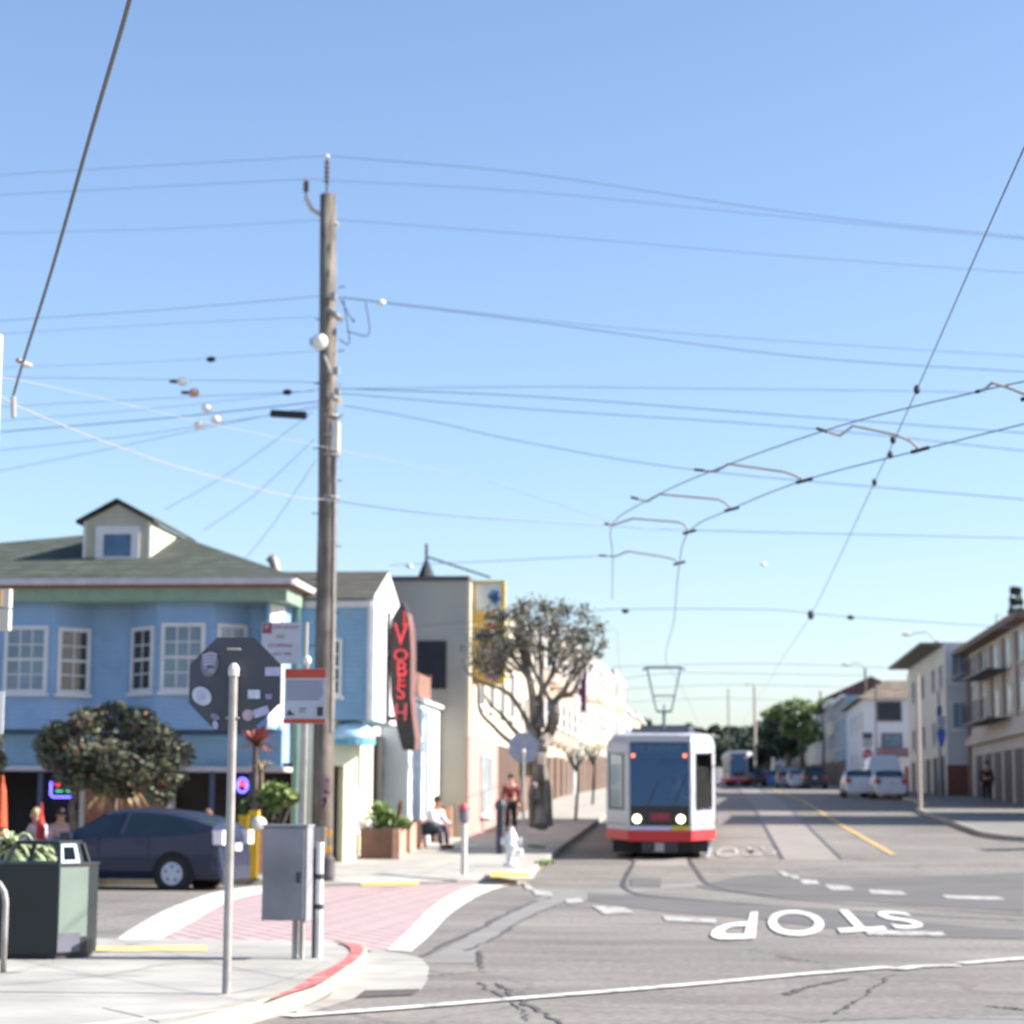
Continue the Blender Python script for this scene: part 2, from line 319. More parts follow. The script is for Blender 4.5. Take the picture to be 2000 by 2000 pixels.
# near corner pavement with its rounded kerb
cp=[(160,2040),(260,2016),(330,2003),(400,1985),(462,1967),(522,1951),(566,1939),(608,1922),(653,1900),(693,1878),(710,1860),(714,1848),(700,1841),(670,1838)]
top=[atz(x,y,.15)[:2] for x,y in cp]; top=[(p.x,p.y) for p in cr([(a,b,0) for a,b in top],4)]
b=MB(); b.prism([(-60,-30),(top[0][0],-30)]+top+[(-60,top[-1][1]+.2)],-.1,.15); st(b,'near_pavement',M_['conc'])
b=MB(); zz=.158
ctr=Vector((-7,20,0)); vs=[]
for p in top:
    q=Vector((p[0],p[1],0)); d=(ctr-q).normalized()*.17; o2=q-(ctr-q).normalized()*.012
    vs+=[(o2.x,o2.y,-.06),(o2.x,o2.y,zz),(q.x+d.x,q.y+d.y,zz)]
b.add(vs,[f for i in range(len(top)-1) for f in ((3*i,3*i+3,3*i+4,3*i+1),(3*i+1,3*i+4,3*i+5,3*i+2))]); st(b,'kerb',M_['curb'])
b=MB(); ri=[(590,1936),(628,1918),(665,1896),(695,1874),(708,1858),(708,1848),(697,1843),(668,1840)]; rj=[(585,1922),(612,1905),(640,1892),(668,1876),(683,1862),(684,1853),(676,1846),(660,1841)]
A=[atz(x,y,.165) for x,y in ([(522,1952),(552,1944)]+ri[1:])]; B=[atz(x,y,.165) for x,y in ([(556,1937),(572,1930)]+rj[1:])]
A=cr(A,4);B=cr(B,4); n=len(A); b.add([tuple(p) for q in zip(A,B) for p in q],[(2*i,2*i+1,2*i+3,2*i+2) for i in range(n-1)]); st(b,'red_kerb_paint',M_['red'])
def topline(b,pxs,wd,z):
    P=[atz(x,y,z) for x,y in pxs]; P=cr(P,4) if len(P)>2 else [Vector(p) for p in P]; n=len(P); vs=[]
    for i,p in enumerate(P):
        t=(P[min(i+1,n-1)]-P[max(i-1,0)]).normalized(); q=Vector((-t.y,t.x,0))*wd/2; vs+=[tuple(p+q),tuple(p-q)]
    b.add(vs,[(2*i,2*i+1,2*i+3,2*i+2) for i in range(n-1)])
b=MB()
for l in ([(-40,1928),(200,1905),(330,1882),(430,1878)],[(-20,1943),(200,1946),(430,1942)],[(202,1968),(270,1983),(336,2003)],[(450,1940),(520,1925),(600,1896),(640,1876)]): topline(b,l,.022,.1545)
st(b,'pavement_joints',mat('joint_grey',(.30,.29,.27),.9))
# ribbed ramp at the bottom corner
b=MB()
for i in range(26):
    p=atz(60+i*11,2010-i*1.2,.153); b.tube([(p[0],p[1]-.25,.15),(p[0]+.35,p[1]+.42,.15)],.011,5)
st(b,'ribbed_ramp',M_['conc'])
# apron and drain in front of the near corner
b=MB(); ap=G([(716,1862),(735,1855),(780,1862),(822,1872),(838,1890),(835,1915),(822,1935),(700,1948),(640,1968),(585,1984),(575,1975),(640,1950),(662,1925),(700,1905),(714,1885)]); b.poly([(p[0],p[1],.005) for p in ap]); st(b,'gutter_apron',M_['conc'])
b=MB(); gx=G([(712,1936),(822,1933),(806,1945),(695,1950)]); b.poly([(p[0],p[1],.009) for p in gx]); st(b,'drain_grate',M_['iron'])
# crosswalk
lo=GV([(215,1777),(255,1750),(320,1715),(400,1686),(470,1674),(520,1670)]); li=GV([(290,1781),(350,1748),(430,1703),(495,1686),(540,1680),(575,1675)])
ro=GV([(775,1797),(812,1765),(850,1725),(905,1690),(955,1672),(1000,1665)]); rin=GV([(730,1794),(770,1757),(815,1712),(862,1683),(905,1668),(940,1663)])
b=MB(); strip2(b,li,rin,.004,26,20,True); st(b,'brick_crosswalk',M_['brick'])
b=MB(); strip2(b,lo,li,.010,26,2,True); strip2(b,ro,rin,.010,26,2,True); st(b,'crosswalk_border',M_['white'])
b=MB()
for q,z in (([(170,1848),(404,1846),(404,1857),(170,1858)],.156),): b.poly([atz(x,y,z) for x,y in q])
st(b,'yellow_kerb_patch',M_['yellowold'])
b=MB(); c=[(704,1722),(818,1723),(818,1731),(704,1731)]; b.poly([(p[0],p[1],g(p[1])+.016) for p in [gnd(x,y) for x,y in c]])
c=[(958,1704),(1034,1705),(1034,1714),(958,1714)]; b.poly([(p[0],p[1],g(p[1])+.17) for p in [gnd(x,y,.16) for x,y in c]]); st(b,'yellow_kerb_patch',mat('kerb_yellow',(.72,.46,.12),.8))
# darker and paler asphalt areas, curved old track band, tar seams
def r5(l): return G([(600+x/2.415,1650+y/2.415) for x,y in l])
def r4(l): return G([(1300+x/2.76,1600+y/2.76) for x,y in l])
b=MB(); strip2(b,r5([(500,560),(640,500),(760,430),(900,350),(1060,275),(1200,225)])+r4([(100,345),(420,345)]),r5([(790,560),(800,500),(900,430),(1050,340),(1200,285),(1400,250)])+r4([(100,370),(420,380)]),.0045,40,3,True); st(b,'pale_track_band',M_['pale'])
b=MB(); WOB[0]=.035
line(b,r5([(540,530),(640,480),(750,430),(900,350),(1060,275),(1150,250)]),.10,.008,24,True); line(b,r5([(760,500),(900,430),(1050,340),(1200,280),(1300,262)]),.07,.008,20,True)
line(b,r5([(900,655),(1000,735),(1100,790),(1200,850)]),.05,.008,14,True); line(b,r5([(800,650),(960,745),(1050,830)]),.03,.008,14,True); line(b,r5([(815,505),(825,590)]),.05,.008)
line(b,r4([(0,285),(560,285),(1000,258),(1932,245)]),.05,.008,16,True); line(b,r4([(1740,400),(1932,370)]),.06,.008); line(b,r5([(560,620),(900,595)]),.03,.008)
line(b,r4([(640,950),(800,900),(1000,860)]),.09,.008,10,True); line(b,r4([(600,740),(800,770),(1050,790)]),.03,.008,10,True); line(b,r4([(930,1050),(1060,960),(1220,840)]),.035,.008,12,True)
line(b,r4([(640,1104),(1200,1075),(1932,1085)]),.03,.008,12,True); line(b,r4([(1740,1010),(1932,1030)]),.05,.008)
st(b,'tar_seams',M_['seal']); WOB[0]=0
b=MB(); strip2(b,r4([(-420,400),(0,420),(500,470),(900,500),(1400,560),(1932,600)]),r4([(-420,440),(0,500),(400,530),(900,590),(1400,630),(1932,648)]),.0055,24,3,True)
strip2(b,r4([(150,360),(500,300),(1000,320),(1932,290)]),r4([(250,385),(600,415),(1100,450),(1932,500)]),.0065,20,4,True); quad(b,[(1233,1714),(1291,1716),(1290,1735),(1232,1733)],.006); st(b,'asphalt_patch',M_['patch'])
b=MB(); strip2(b,r4([(-200,1130),(700,1104),(1300,1080),(1932,1060)]),r4([(-200,1200),(700,1170),(1300,1160),(1932,1140)]),.0048,12,2); st(b,'concrete_gutter',M_['pale'])
b=MB(); line(b,[(9.9,58.2),(26,60.3)],1.2,.006,20); st(b,'concrete_gutter',M_['conc'])
# rails and the paved strips of the two tracks
T1=-1.39; T2=2.42
for x in (T1,T2):
    b=MB(); y1=52 if x==T1 else 54.5
    strip2(b,[(x-.72,y1),(x-.72,420)],[(x+.72,y1),(x+.72,420)],.006,190,1); st(b,'track_bed',mat('track_concrete',(.235,.21,.19),.9,.1,1.2))
b=MB()
for x in (T1,T2):
    for s in (-.735,.735): line(b,[(x+s,55.0 if x==T2 else 54.0),(x+s,420)],.09,.014,190)
L1=G([(1237,1685),(1223,1712),(1218,1733),(1250,1748),(1347,1757),(1480,1768),(1608,1777),(1771,1787),(2000,1799),(2300,1812),(3000,1835)]); L2=G([(1351,1687),(1364,1706),(1376,1722),(1401,1735),(1481,1749),(1561,1758),(1700,1769),(1850,1778),(2000,1787),(2300,1800),(3000,1823)])
line(b,[(T1-.735,54)]+L1,.10,.0115,60,True); line(b,[(T1+.735,54)]+L2,.10,.0112,60,True)
st(b,'tram_rails',M_['rail'])
# painted lines
b=MB(); line(b,G([(560,1988),(780,1972),(997,1954),(1200,1938),(1400,1921),(1560,1906),(1738,1891)]),.19,.0165,40,True); line(b,G([(1752,1896),(1790,1890),(1873,1888)]),.18,.0168,10); line(b,G([(1876,1884),(1940,1879),(2100,1866),(2700,1820)]),.20,.0171,30)
st(b,'white_stop_line',M_['white'])
b=MB()
for q in ([(600,283),(640,283),(675,308),(640,310)],[(668,302),(715,308),(722,325),(685,322)],[(722,326),(810,332),(832,352),(740,352)],[(858,355),(985,362),(1020,385),(890,385)],[(1090,383),(1270,392),(1305,412),(1110,405)],[(1490,412),(1800,422),(1832,440),(1520,432)],): quad(b,[(1300+x/2.76,1600+y/2.76) for x,y in q],.0135)
for q in ([(1018,180),(1055,195),(1075,222),(1030,212)],[(1058,212),(1150,225),(1160,245),(1075,240)],[(1215,258),(1290,255),(1305,275),(1225,282)],[(1340,290),(1500,300),(1545,325),(1400,330)],[(1675,338),(1930,352),(1930,375),(1690,362)]): quad(b,[(600+x/2.415,1650+y/2.415) for x,y in q],.0135)
quad(b,[(1300+x/2.76,1600+y/2.76) for x,y in [(1065,600),(1490,612),(1515,635),(1090,628)]],.0145)
st(b,'lane_dashes',M_['whiteold'])
b=MB(); line(b,[(4.62,57.0),(4.35,75),(4.15,110),(4.2,180)],.16,.016,100); st(b,'yellow_centre_line',M_['yellow'])
# STOP lettering, laid flat for drivers coming the other way
def ground_text(s,far,near,off,m,bold=.012):
    """far/near: pixel polylines of the far and near edges (left to right in the photo); lettering reads upside down from here"""
    fa=resample(G(far),20); ne=resample(G(near),20)
    cu=bpy.data.curves.new('t','FONT'); cu.body=s; cu.size=1; cu.offset=bold; cu.resolution_u=4; cu.space_character=1.12
    t=bpy.data.objects.new('t',cu); COL.objects.link(t); dg=bpy.context.evaluated_depsgraph_get(); dg.update(); me=bpy.data.meshes.new_from_object(t.evaluated_get(dg)); bpy.data.objects.remove(t)
    import bmesh
    bm=bmesh.new(); bm.from_mesh(me); bmesh.ops.triangulate(bm,faces=bm.faces[:]); bm.to_mesh(me); bm.free()
    xs=[v.co.x for v in me.vertices]; ys=[v.co.y for v in me.vertices]; x0,x1,y0,y1=min(xs),max(xs),min(ys),max(ys)
    def lp(P,u):
        u=min(max(u,0),.99999)*20; k=int(u); return P[k].lerp(P[k+1],u-k)
    for v in me.vertices:
        u=1-(v.co.x-x0)/(x1-x0); w=(v.co.y-y0)/(y1-y0); p=lp(fa,u).lerp(lp(ne,u),w); v.co=(p.x,p.y,g(p.y)+off)
    me.materials.append(m); o=bpy.data.objects.new('stop_road_lettering',me); COL.objects.link(o); o['kind']='structure'; return o
z4=lambda l:[(1300+x/2.76,1600+y/2.76) for x,y in l]
ground_text('STOP',z4([(352,508),(640,497),(880,492),(1290,505)]),z4([(198,664),(470,655),(800,632),(1140,608),(1420,592)]),.020,M_['white'],.012)
ground_text('STOP',z4([(190,160),(560,150)]),z4([(150,216),(612,190)]),.022,M_['whiteold'],.012)
# ============================================================ BUILDINGS
glassd=mat('window_glass_dark',(.035,.045,.055),.08,.3,1.5); glassb=mat('window_glass_blue',(.16,.23,.29),.15,.25,1.0); curt=mat('curtained_glass',(.34,.38,.40),.25,.25,1.2)
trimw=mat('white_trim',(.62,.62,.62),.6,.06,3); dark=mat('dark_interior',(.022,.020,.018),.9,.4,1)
def window(root,o,u,n,a,z,w,h,fm=None,gm=None,mu=(2,2),t=.09,sill=True,name='window',label=None,dep=.06):
    """one window: frame with glazing bars (part) and its pane (sub-part); a,z = left bottom corner on the wall"""
    b=MB(); fm=fm or trimw; gm=gm or glassd
    b.fb(o,u,n,a,a+t,0,dep,z,z+h); b.fb(o,u,n,a+w-t,a+w,0,dep,z,z+h); b.fb(o,u,n,a+t,a+w-t,0,dep,z+h-t,z+h); b.fb(o,u,n,a+t,a+w-t,0,dep,z,z+t)
    if sill: b.fb(o,u,n,a-.05,a+w+.05,0,dep+.06,z-.07,z)
    iw=w-2*t; ih=h-2*t
    for i in range(1,mu[0]): b.fb(o,u,n,a+t+iw*i/mu[0]-.015,a+t+iw*i/mu[0]+.015,.022,.035,z+t,z+h-t)
    for i in range(1,mu[1]):
        q=.03 if i*2==mu[1] else .014; b.fb(o,u,n,a+t,a+w-t,.022,.037+q*.3,z+t+ih*i/mu[1]-q,z+t+ih*i/mu[1]+q)
    f=b.build(name,fm,root,label); b=MB(); b.fb(o,u,n,a+t-.005,a+w-t+.005,.004,.02,z+t-.005,z+h-t+.005); b.build('pane',gm,f); return f
UX=(1,0,0); FN=(0,-1,0)      # wall facing the camera: u along +X, n towards -Y
def left_wall(X): return (X,0,0),(0,1,0),(1,0,0)       # facade facing +X, u along +Y
def right_wall(X): return (X,0,0),(0,1,0),(-1,0,0)
# ---------------- corner cafe house
blue=striped('blue_clapboard',(.225,.36,.55),(.18,.30,.46),8.0,'Z',.7,.10); blue2=striped('teal_blue_clapboard',(.20,.34,.47),(.16,.28,.39),8.0,'Z',.7,.10)
shing=striped('green_grey_shingle',(.050,.062,.048),(.024,.030,.024),6.0,'Z',.9,.25,.45); beige=striped('beige_clapboard',(.42,.39,.31),(.33,.31,.25),9,'Z',.8,.1)
green=mat('green_trim',(.22,.31,.23),.6); lav=mat('gutter_lavender',(.50,.47,.50),.5); rust=mat('red_brown_trim',(.24,.07,.04),.7); cream=mat('cream_stucco',(.58,.57,.43),.8,.06,2)
H=empty('cafe_house',(-14,46,.05),'blue clapboard corner house with hipped shingle roof, dormer and cafe below','house')
YF=49.0; xl=-26.2; xr=-9.98
b=MB(); b.box(xl,xr,YF,60,2.60,6.34); b.box(xl,xr,YF+1.9,60,.05,2.60); b.build('wall',blue,H)
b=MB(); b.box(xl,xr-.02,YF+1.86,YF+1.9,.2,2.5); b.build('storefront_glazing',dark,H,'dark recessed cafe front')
b=MB(); b.box(xl,xr+.02,YF-.22,YF,2.50,3.22); b.build('lower_band',blue2,H)
b=MB(); b.box(xl-.1,xr+.1,YF-.30,YF+2,2.39,2.50); b.build('awning_edge',lav,H)
# bays
def bay(x0,x1,x2,x3,y0,y1,z0,z1,name='bay'):
    b=MB(); b.prism([(x0,y1),(x1,y0),(x2,y0),(x3,y1)],z0,z1); return b.build(name,blue,H)
yb=48.25
def xb(px,Y=yb): return X_(px,Y,1300)
zb0,zb1=Z_(1424,yb,300),6.33
bay(-20.6,xb(-70)-.2,xb(103),xb(181,YF),yb,YF,zb0,zb1); bay(xb(253,YF),xb(305),xb(414),xb(487,YF),yb,YF,zb0,zb1); bay(xb(512,YF),xb(520),xb(524),xr-.01,yb,YF,zb0+.02,zb1)
def wz(py,Y,px=200): return Z_(py,Y,px)
def facet(x0,y0,x1,y1):
    L=hypot(x1-x0,y1-y0); u=((x1-x0)/L,(y1-y0)/L,0); return (x0,y0,0),u,(u[1],-u[0],0),L
# windows of the bays
o=(0,yb,0)
window(H,o,UX,FN,xb(8),wz(1354,yb),xb(93)-xb(8),wz(1222,yb)-wz(1354,yb),gm=glassb,mu=(3,4),label='wide gridded window of the left bay')
f=facet(xb(103),yb,xb(181,YF),YF); window(H,f[0],f[1],f[2],.10,wz(1354,yb),f[3]-.2,wz(1224,yb)-wz(1354,yb),gm=glassd,mu=(2,4))
f=facet(xb(253,YF),YF,xb(305),yb); window(H,f[0],f[1],f[2],.12,wz(1351,yb),f[3]-.22,wz(1222,yb)-wz(1351,yb),gm=glassd,mu=(2,4))
window(H,o,UX,FN,xb(314),wz(1351,yb),xb(400)-xb(314),wz(1217,yb)-wz(1351,yb),gm=glassb,mu=(3,4))
f=facet(xb(414),yb,xb(487,YF),YF); window(H,f[0],f[1],f[2],.10,wz(1351,yb),f[3]-.2,wz(1217,yb)-wz(1351,yb),gm=curt,mu=(2,4))
f=facet(xb(524),yb,xr-.01,YF); b=MB(); b.fb(f[0],f[1],f[2],.02,f[3]-.02,0,.03,zb0+.1,zb1-.1); b.build('corner_panel',trimw,H,'white corner panel catching the sun')
# eaves, frieze, gutter
b=MB(); b.box(xl,xr+.25,47.96,YF+.01,6.26,6.58); b.box(xr+.0,xr+.26,YF,53,6.26,6.58); b.build('frieze',green,H)
b=MB(); b.box(xl,xr+.34,47.82,47.96,6.58,6.63); b.box(xr+.28,xr+.36,47.96,53,6.58,6.63); b.build('brown_moulding',rust,H)
b=MB(); b.box(xl,xr+.42,47.72,47.86,6.63,6.79); b.box(xr+.34,xr+.46,47.86,53,6.63,6.79); b.build('gutter',lav,H)
b=MB(); b.poly([(xl,47.86,6.631),(xr+.34,47.86,6.631),(xr+.34,53,6.631),(xl,53,6.631)]); b.build('soffit',trimw,H)
# hip roof
E0=(xl,47.7,6.80); E1=(xr+.5,47.7,6.80); ap=at(307,1032,53.8); 
eb=[(xr+.5,61,6.80),(xl,61,6.80)]; ap2=(ap[0],56,ap[2])
zl=at(-190*V,1139,44.6)
b=MB(); b.add([E0,E1,eb[0],eb[1],ap,ap2],[(0,1,4),(1,2,5,4),(2,3,5),(3,0,4,5),(0,3,2,1)]); rf=b.build('roof',shing,H)
# dormer (front wall with gable, side cheeks, roof, window)
yd=49.95
def dz(vy): return Z_(vy*V,yd,220)
dx0,dx1=X_(157*V,yd,1050),X_(284*V,yd,1050); za=dz(946); ze=dz(984); zb_=dz(1072)
b=MB(); b.slab([(dx0,yd,zb_-.1),(dx1,yd,zb_-.1),(dx1,yd,ze),((dx0+dx1)/2,yd,za-.06),(dx0,yd,ze)],(0,.12,0)); dm=b.build('dormer',beige,H)
b=MB(); b.box(dx1-.10,dx1-.01,yd+.121,yd+3.6,6.9,ze); b.box(dx0+.01,dx0+.10,yd+.121,yd+3.6,6.9,ze); b.build('dormer_cheek',cream,dm)
xm=(dx0+dx1)/2; b=MB(); b.slab([(dx0-.16,yd-.12,ze-.05),(xm,yd-.12,za),(xm,yd-.12,za+.07),(dx0-.16,yd-.12,ze+.03)],(0,4.2,0)); b.slab([(xm,yd-.12,za),(dx1+.10,yd-.12,ze-.03),(dx1+.10,yd-.12,ze+.05),(xm,yd-.12,za+.07)],(0,4.2,0)); b.build('dormer_roof',shing,dm)
wx0,wx1=X_(181*V,yd,1050),X_(264*V,yd,1050)
window(H,(0,yd,0),UX,FN,wx0,dz(1066),wx1-wx0,dz(993)-dz(1066),gm=mat('dormer_glass',(.05,.12,.22),.1,.3,2),mu=(1,1),t=.2,sill=False,label='white framed dormer window')
b=MB(); b.box(dx0,dx0+.07,yd-.015,yd,zb_-.1,ze); b.box(dx1-.07,dx1,yd-.015,yd,zb_-.1,ze); b.build('corner_board',trimw,dm)
# cafe front: brick panel, posts, green downpipe, neon signs
b=MB(); xa,xc=X_(168,YF+1.5),X_(328,YF+1.5); b.box(xa,xc,YF+1.5,YF+1.84,.1,2.2); b.build('brick_panel',bricky('red_brick',(.40,.13,.08),(.33,.10,.06),(.36,.2,.15),4,.5,.25,rot=(pi/2,0,0)),H)
b=MB(); b.box(xa-.12,xa-.005,YF+1.44,YF+1.84,.1,2.38); b.box(xc+.005,xc+.12,YF+1.44,YF+1.84,.1,2.38); b.build('white_post',trimw,H)
for px in (80,415,492): b=MB(); x=X_(px,YF+.1); b.box(x-.05,x+.05,YF+.05,YF+.15,.1,2.39); b.build('post',mat('navy_post',(.06,.09,.18),.6),H)
b=MB(); x=X_(578,YF-.1); b.tube([(x,YF-.15,.1),(x,YF-.15,6.2)],.05,8); b.build('downpipe',mat('green_pipe',(.06,.16,.12),.5),H)
neb=mat('neon_blue',(.1,.1,.9),.4,emit=(.12,.10,1.0),estr=2.2); ner=mat('neon_red',(.9,.1,.1),.4,emit=(1,.06,.10),estr=1.6); neg=mat('neon_green',(.1,.7,.4),.4,emit=(.1,.8,.4),estr=.7)
def neon(px0,px1,py0,py1,kind,lab):
    Y=YF+1.7; x0,x1=X_(px0,Y,1550),X_(px1,Y,1550); z0,z1=Z_(py1,Y,200),Z_(py0,Y,200)
    r=empty('neon_sign',((x0+x1)/2,Y,z0),lab,'neon sign')
    b=MB()
    if kind=='box':
        b.tube([(x0,Y,z1),(x0,Y,z0+.05),(x0+.06,Y,z0),(x1-.06,Y,z0),(x1,Y,z0+.06),(x1,Y,z1-.06)],.028,6); b.build('blue_tube',neb,r)
        b=MB(); b.tube([(x0+.1,Y,z1-.05),(x0+.16,Y,z1-.12),(x0+.24,Y,z1-.02)],.022,6); b.build('red_tube',ner,r); b=MB(); b.tube([(x0+.12,Y,z0+.14),(x1-.12,Y,z0+.14)],.018,6); b.build('green_tube',neg,r)
    else:
        c=((x0+x1)/2,(z0+z1)/2); R=(z1-z0)/2; b.tube([(c[0]+R*.75*cos(t*pi/8),Y,c[1]+R*sin(t*pi/8)) for t in range(17)],.03,6); b.build('blue_tube',neb,r)
        b=MB(); b.tube([(c[0]-R*.4,Y,c[1]+.02),(c[0],Y,c[1]+.05),(c[0]+R*.4,Y,c[1]-.02)],.04,6); b.build('red_tube',ner,r)
neon(99,148,1527,1557,'box','blue outlined rectangular neon sign in the dark cafe window'); neon(464,482,1519,1546,'round','round blue and red neon sign by the red cordyline')
# ---------------- annexe with gable on the street
YA=50.0; ax0,ax1=-9.95,-8.02
A=empty('gabled_annexe',(-9,50.2,.25),'narrow blue annexe whose white gable faces the tram street','house')
za0=Z_(1165,YA,660); zr=Z_(1116,52.2,690)
b=MB(); b.box(ax0,ax1-.06,YA,54.4,3.62,za0); b.build('wall',blue2,A)
gm=(YA+54.4)/2
b=MB(); b.slab([(ax1-.06,YA,3.62),(ax1-.06,54.4,3.62),(ax1-.06,54.4,za0),(ax1-.06,gm,zr-.03),(ax1-.06,YA,za0)],(.06,0,0)); b.build('gable_wall',trimw,A,'white sunlit gable end')
b=MB(); b.add([(ax0-4.5,YA-.25,za0-.06),(ax1+.0,YA-.25,za0-.06),(ax1+.0,gm,zr),(ax0-4.5,gm,zr),(ax0-4.5,54.6,za0-.06),(ax1,54.6,za0-.06)],[(0,1,2,3),(3,2,5,4)]); b.build('roof',striped('brown_grey_shingle',(.066,.064,.050),(.034,.033,.027),6.0,'Z',.9,.18,.25),A)
b=MB(); b.box(ax0,ax1-.07,YA-.08,YA-.002,za0-.26,za0-.1); b.build('fascia',trimw,A); b=MB(); b.box(ax1-.16,ax1-.062,YA-.03,YA-.003,3.62,za0-.27); b.build('corner_board',trimw,A)
window(A,(0,YA,0),UX,FN,X_(626,YA,1300),Z_(1360,YA,650),X_(668,YA,1300)-X_(626,YA,1300),Z_(1247,YA,650)-Z_(1360,YA,650),gm=glassd,mu=(2,4),t=.07)
# angled entrance below
p0=(-9.12,YA+.02); p1=(-8.48,50.64)
f=facet(p0[0],p0[1],p1[0],p1[1]); L=f[3]; zf=.25
b=MB(); b.fb(f[0],f[1],f[2],.50,L,-.25,0,zf,3.6); b.fb(f[0],f[1],f[2],0,.499,-.25,0,2.55,3.6); b.box(-8.78,-8.72,50.66,54.4,zf,3.6); b.box(ax0,p0[0]-.01,YA+.06,YA+.2,zf,3.6); b.build('entrance_wall',cream,A,'cream angled entrance wall in full sun')
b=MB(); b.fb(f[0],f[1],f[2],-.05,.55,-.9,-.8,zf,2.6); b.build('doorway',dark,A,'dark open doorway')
b=MB(); b.fb(f[0],f[1],f[2],.02,.46,-.5,-.45,zf+.1,1.25)
for k in range(3): b.fb(f[0],f[1],f[2],.02,.46,-.44,-.41,zf+.15+.3*k,zf+.3+.3*k)
b.build('bench_back',mat('dark_wood',(.13,.055,.025),.7),A)
c=(-8.58,50.42); prof=[(max(.56*cos(k*pi/16),.02),.44*sin(k*pi/16)) for k in range(9)]
b=MB(); b.lathe((c[0],c[1],3.18),prof,20); b.build('awning',mat('awning_blue_white',(.50,.60,.66),.8,.2,5.0,col2=(.22,.46,.62)),A,'domed pale blue awning',True)
b=MB(); b.lathe((c[0],c[1],3.05),[(.56,0),(.56,.13)],20); b.build('awning_valance',mat('valance_teal',(.10,.30,.42),.7),A)
# vent on roof
r=MB(); vx=at(517*V,1130,53); r.tube([(vx[0]+.04,53,6.7),(vx[0]+.04,53,7.55),(vx[0]-.02,53,7.75),(vx[0]-.12,53,7.86)],.13,10); tag(r.build('roof_vent',mat('galvanised',(.30,.28,.27),.5,.2,4,metal=.3),None,smooth=True),'bent grey metal vent pipe rising behind the blue house roof','vent')
# ---------------- white motel
Wm=empty('white_motel',(-9,55,.4),'low white sunlit motel front beside the neon blade sign','building')
xw=-7.97
wh=mat('white_stucco',(.60,.63,.64),.75,.05,1.0)
b=MB(); b.box(-9.9,-8.72,54.42,61.9,.15,4.40); b.box(-8.72,xw,55.6,61.9,.15,4.40); b.build('wall',wh,Wm)
o,u,n=left_wall(xw)
for a in (56.9,58.4): b=MB(); b.fb(o,u,n,a,a+.5,0,.16,.4,4.2); b.build('pilaster',mat('pale_blue_pilaster',(.62,.70,.76),.7,.06),Wm)
b=MB(); b.fb(o,u,n,54.5,61.9,-.1,.12,4.401,4.5); b.build('coping',wh,Wm)
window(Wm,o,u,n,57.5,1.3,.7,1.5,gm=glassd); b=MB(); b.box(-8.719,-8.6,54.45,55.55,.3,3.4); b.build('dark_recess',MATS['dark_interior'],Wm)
b=MB(); b.fb(o,u,n,59.9,61.3,.0,.05,.55,2.7); b.build('door',mat('cream_door',(.70,.66,.50),.6),Wm)
b=MB(); b.box(-9.6,xw-.05,60.2,60.28,4.5,5.25)
for i in range(12): b.box(-9.55+i*.135,-9.50+i*.135,60.12,60.2,4.5,5.3)
b.build('deck_railing',mat('brown_fence',(.22,.12,.09),.8,.2,3),Wm)
b=MB(); b.box(xw-.13,xw-.05,57,60.2,4.51,5.2); b.build('deck_railing',MATS['brown_fence'],Wm)
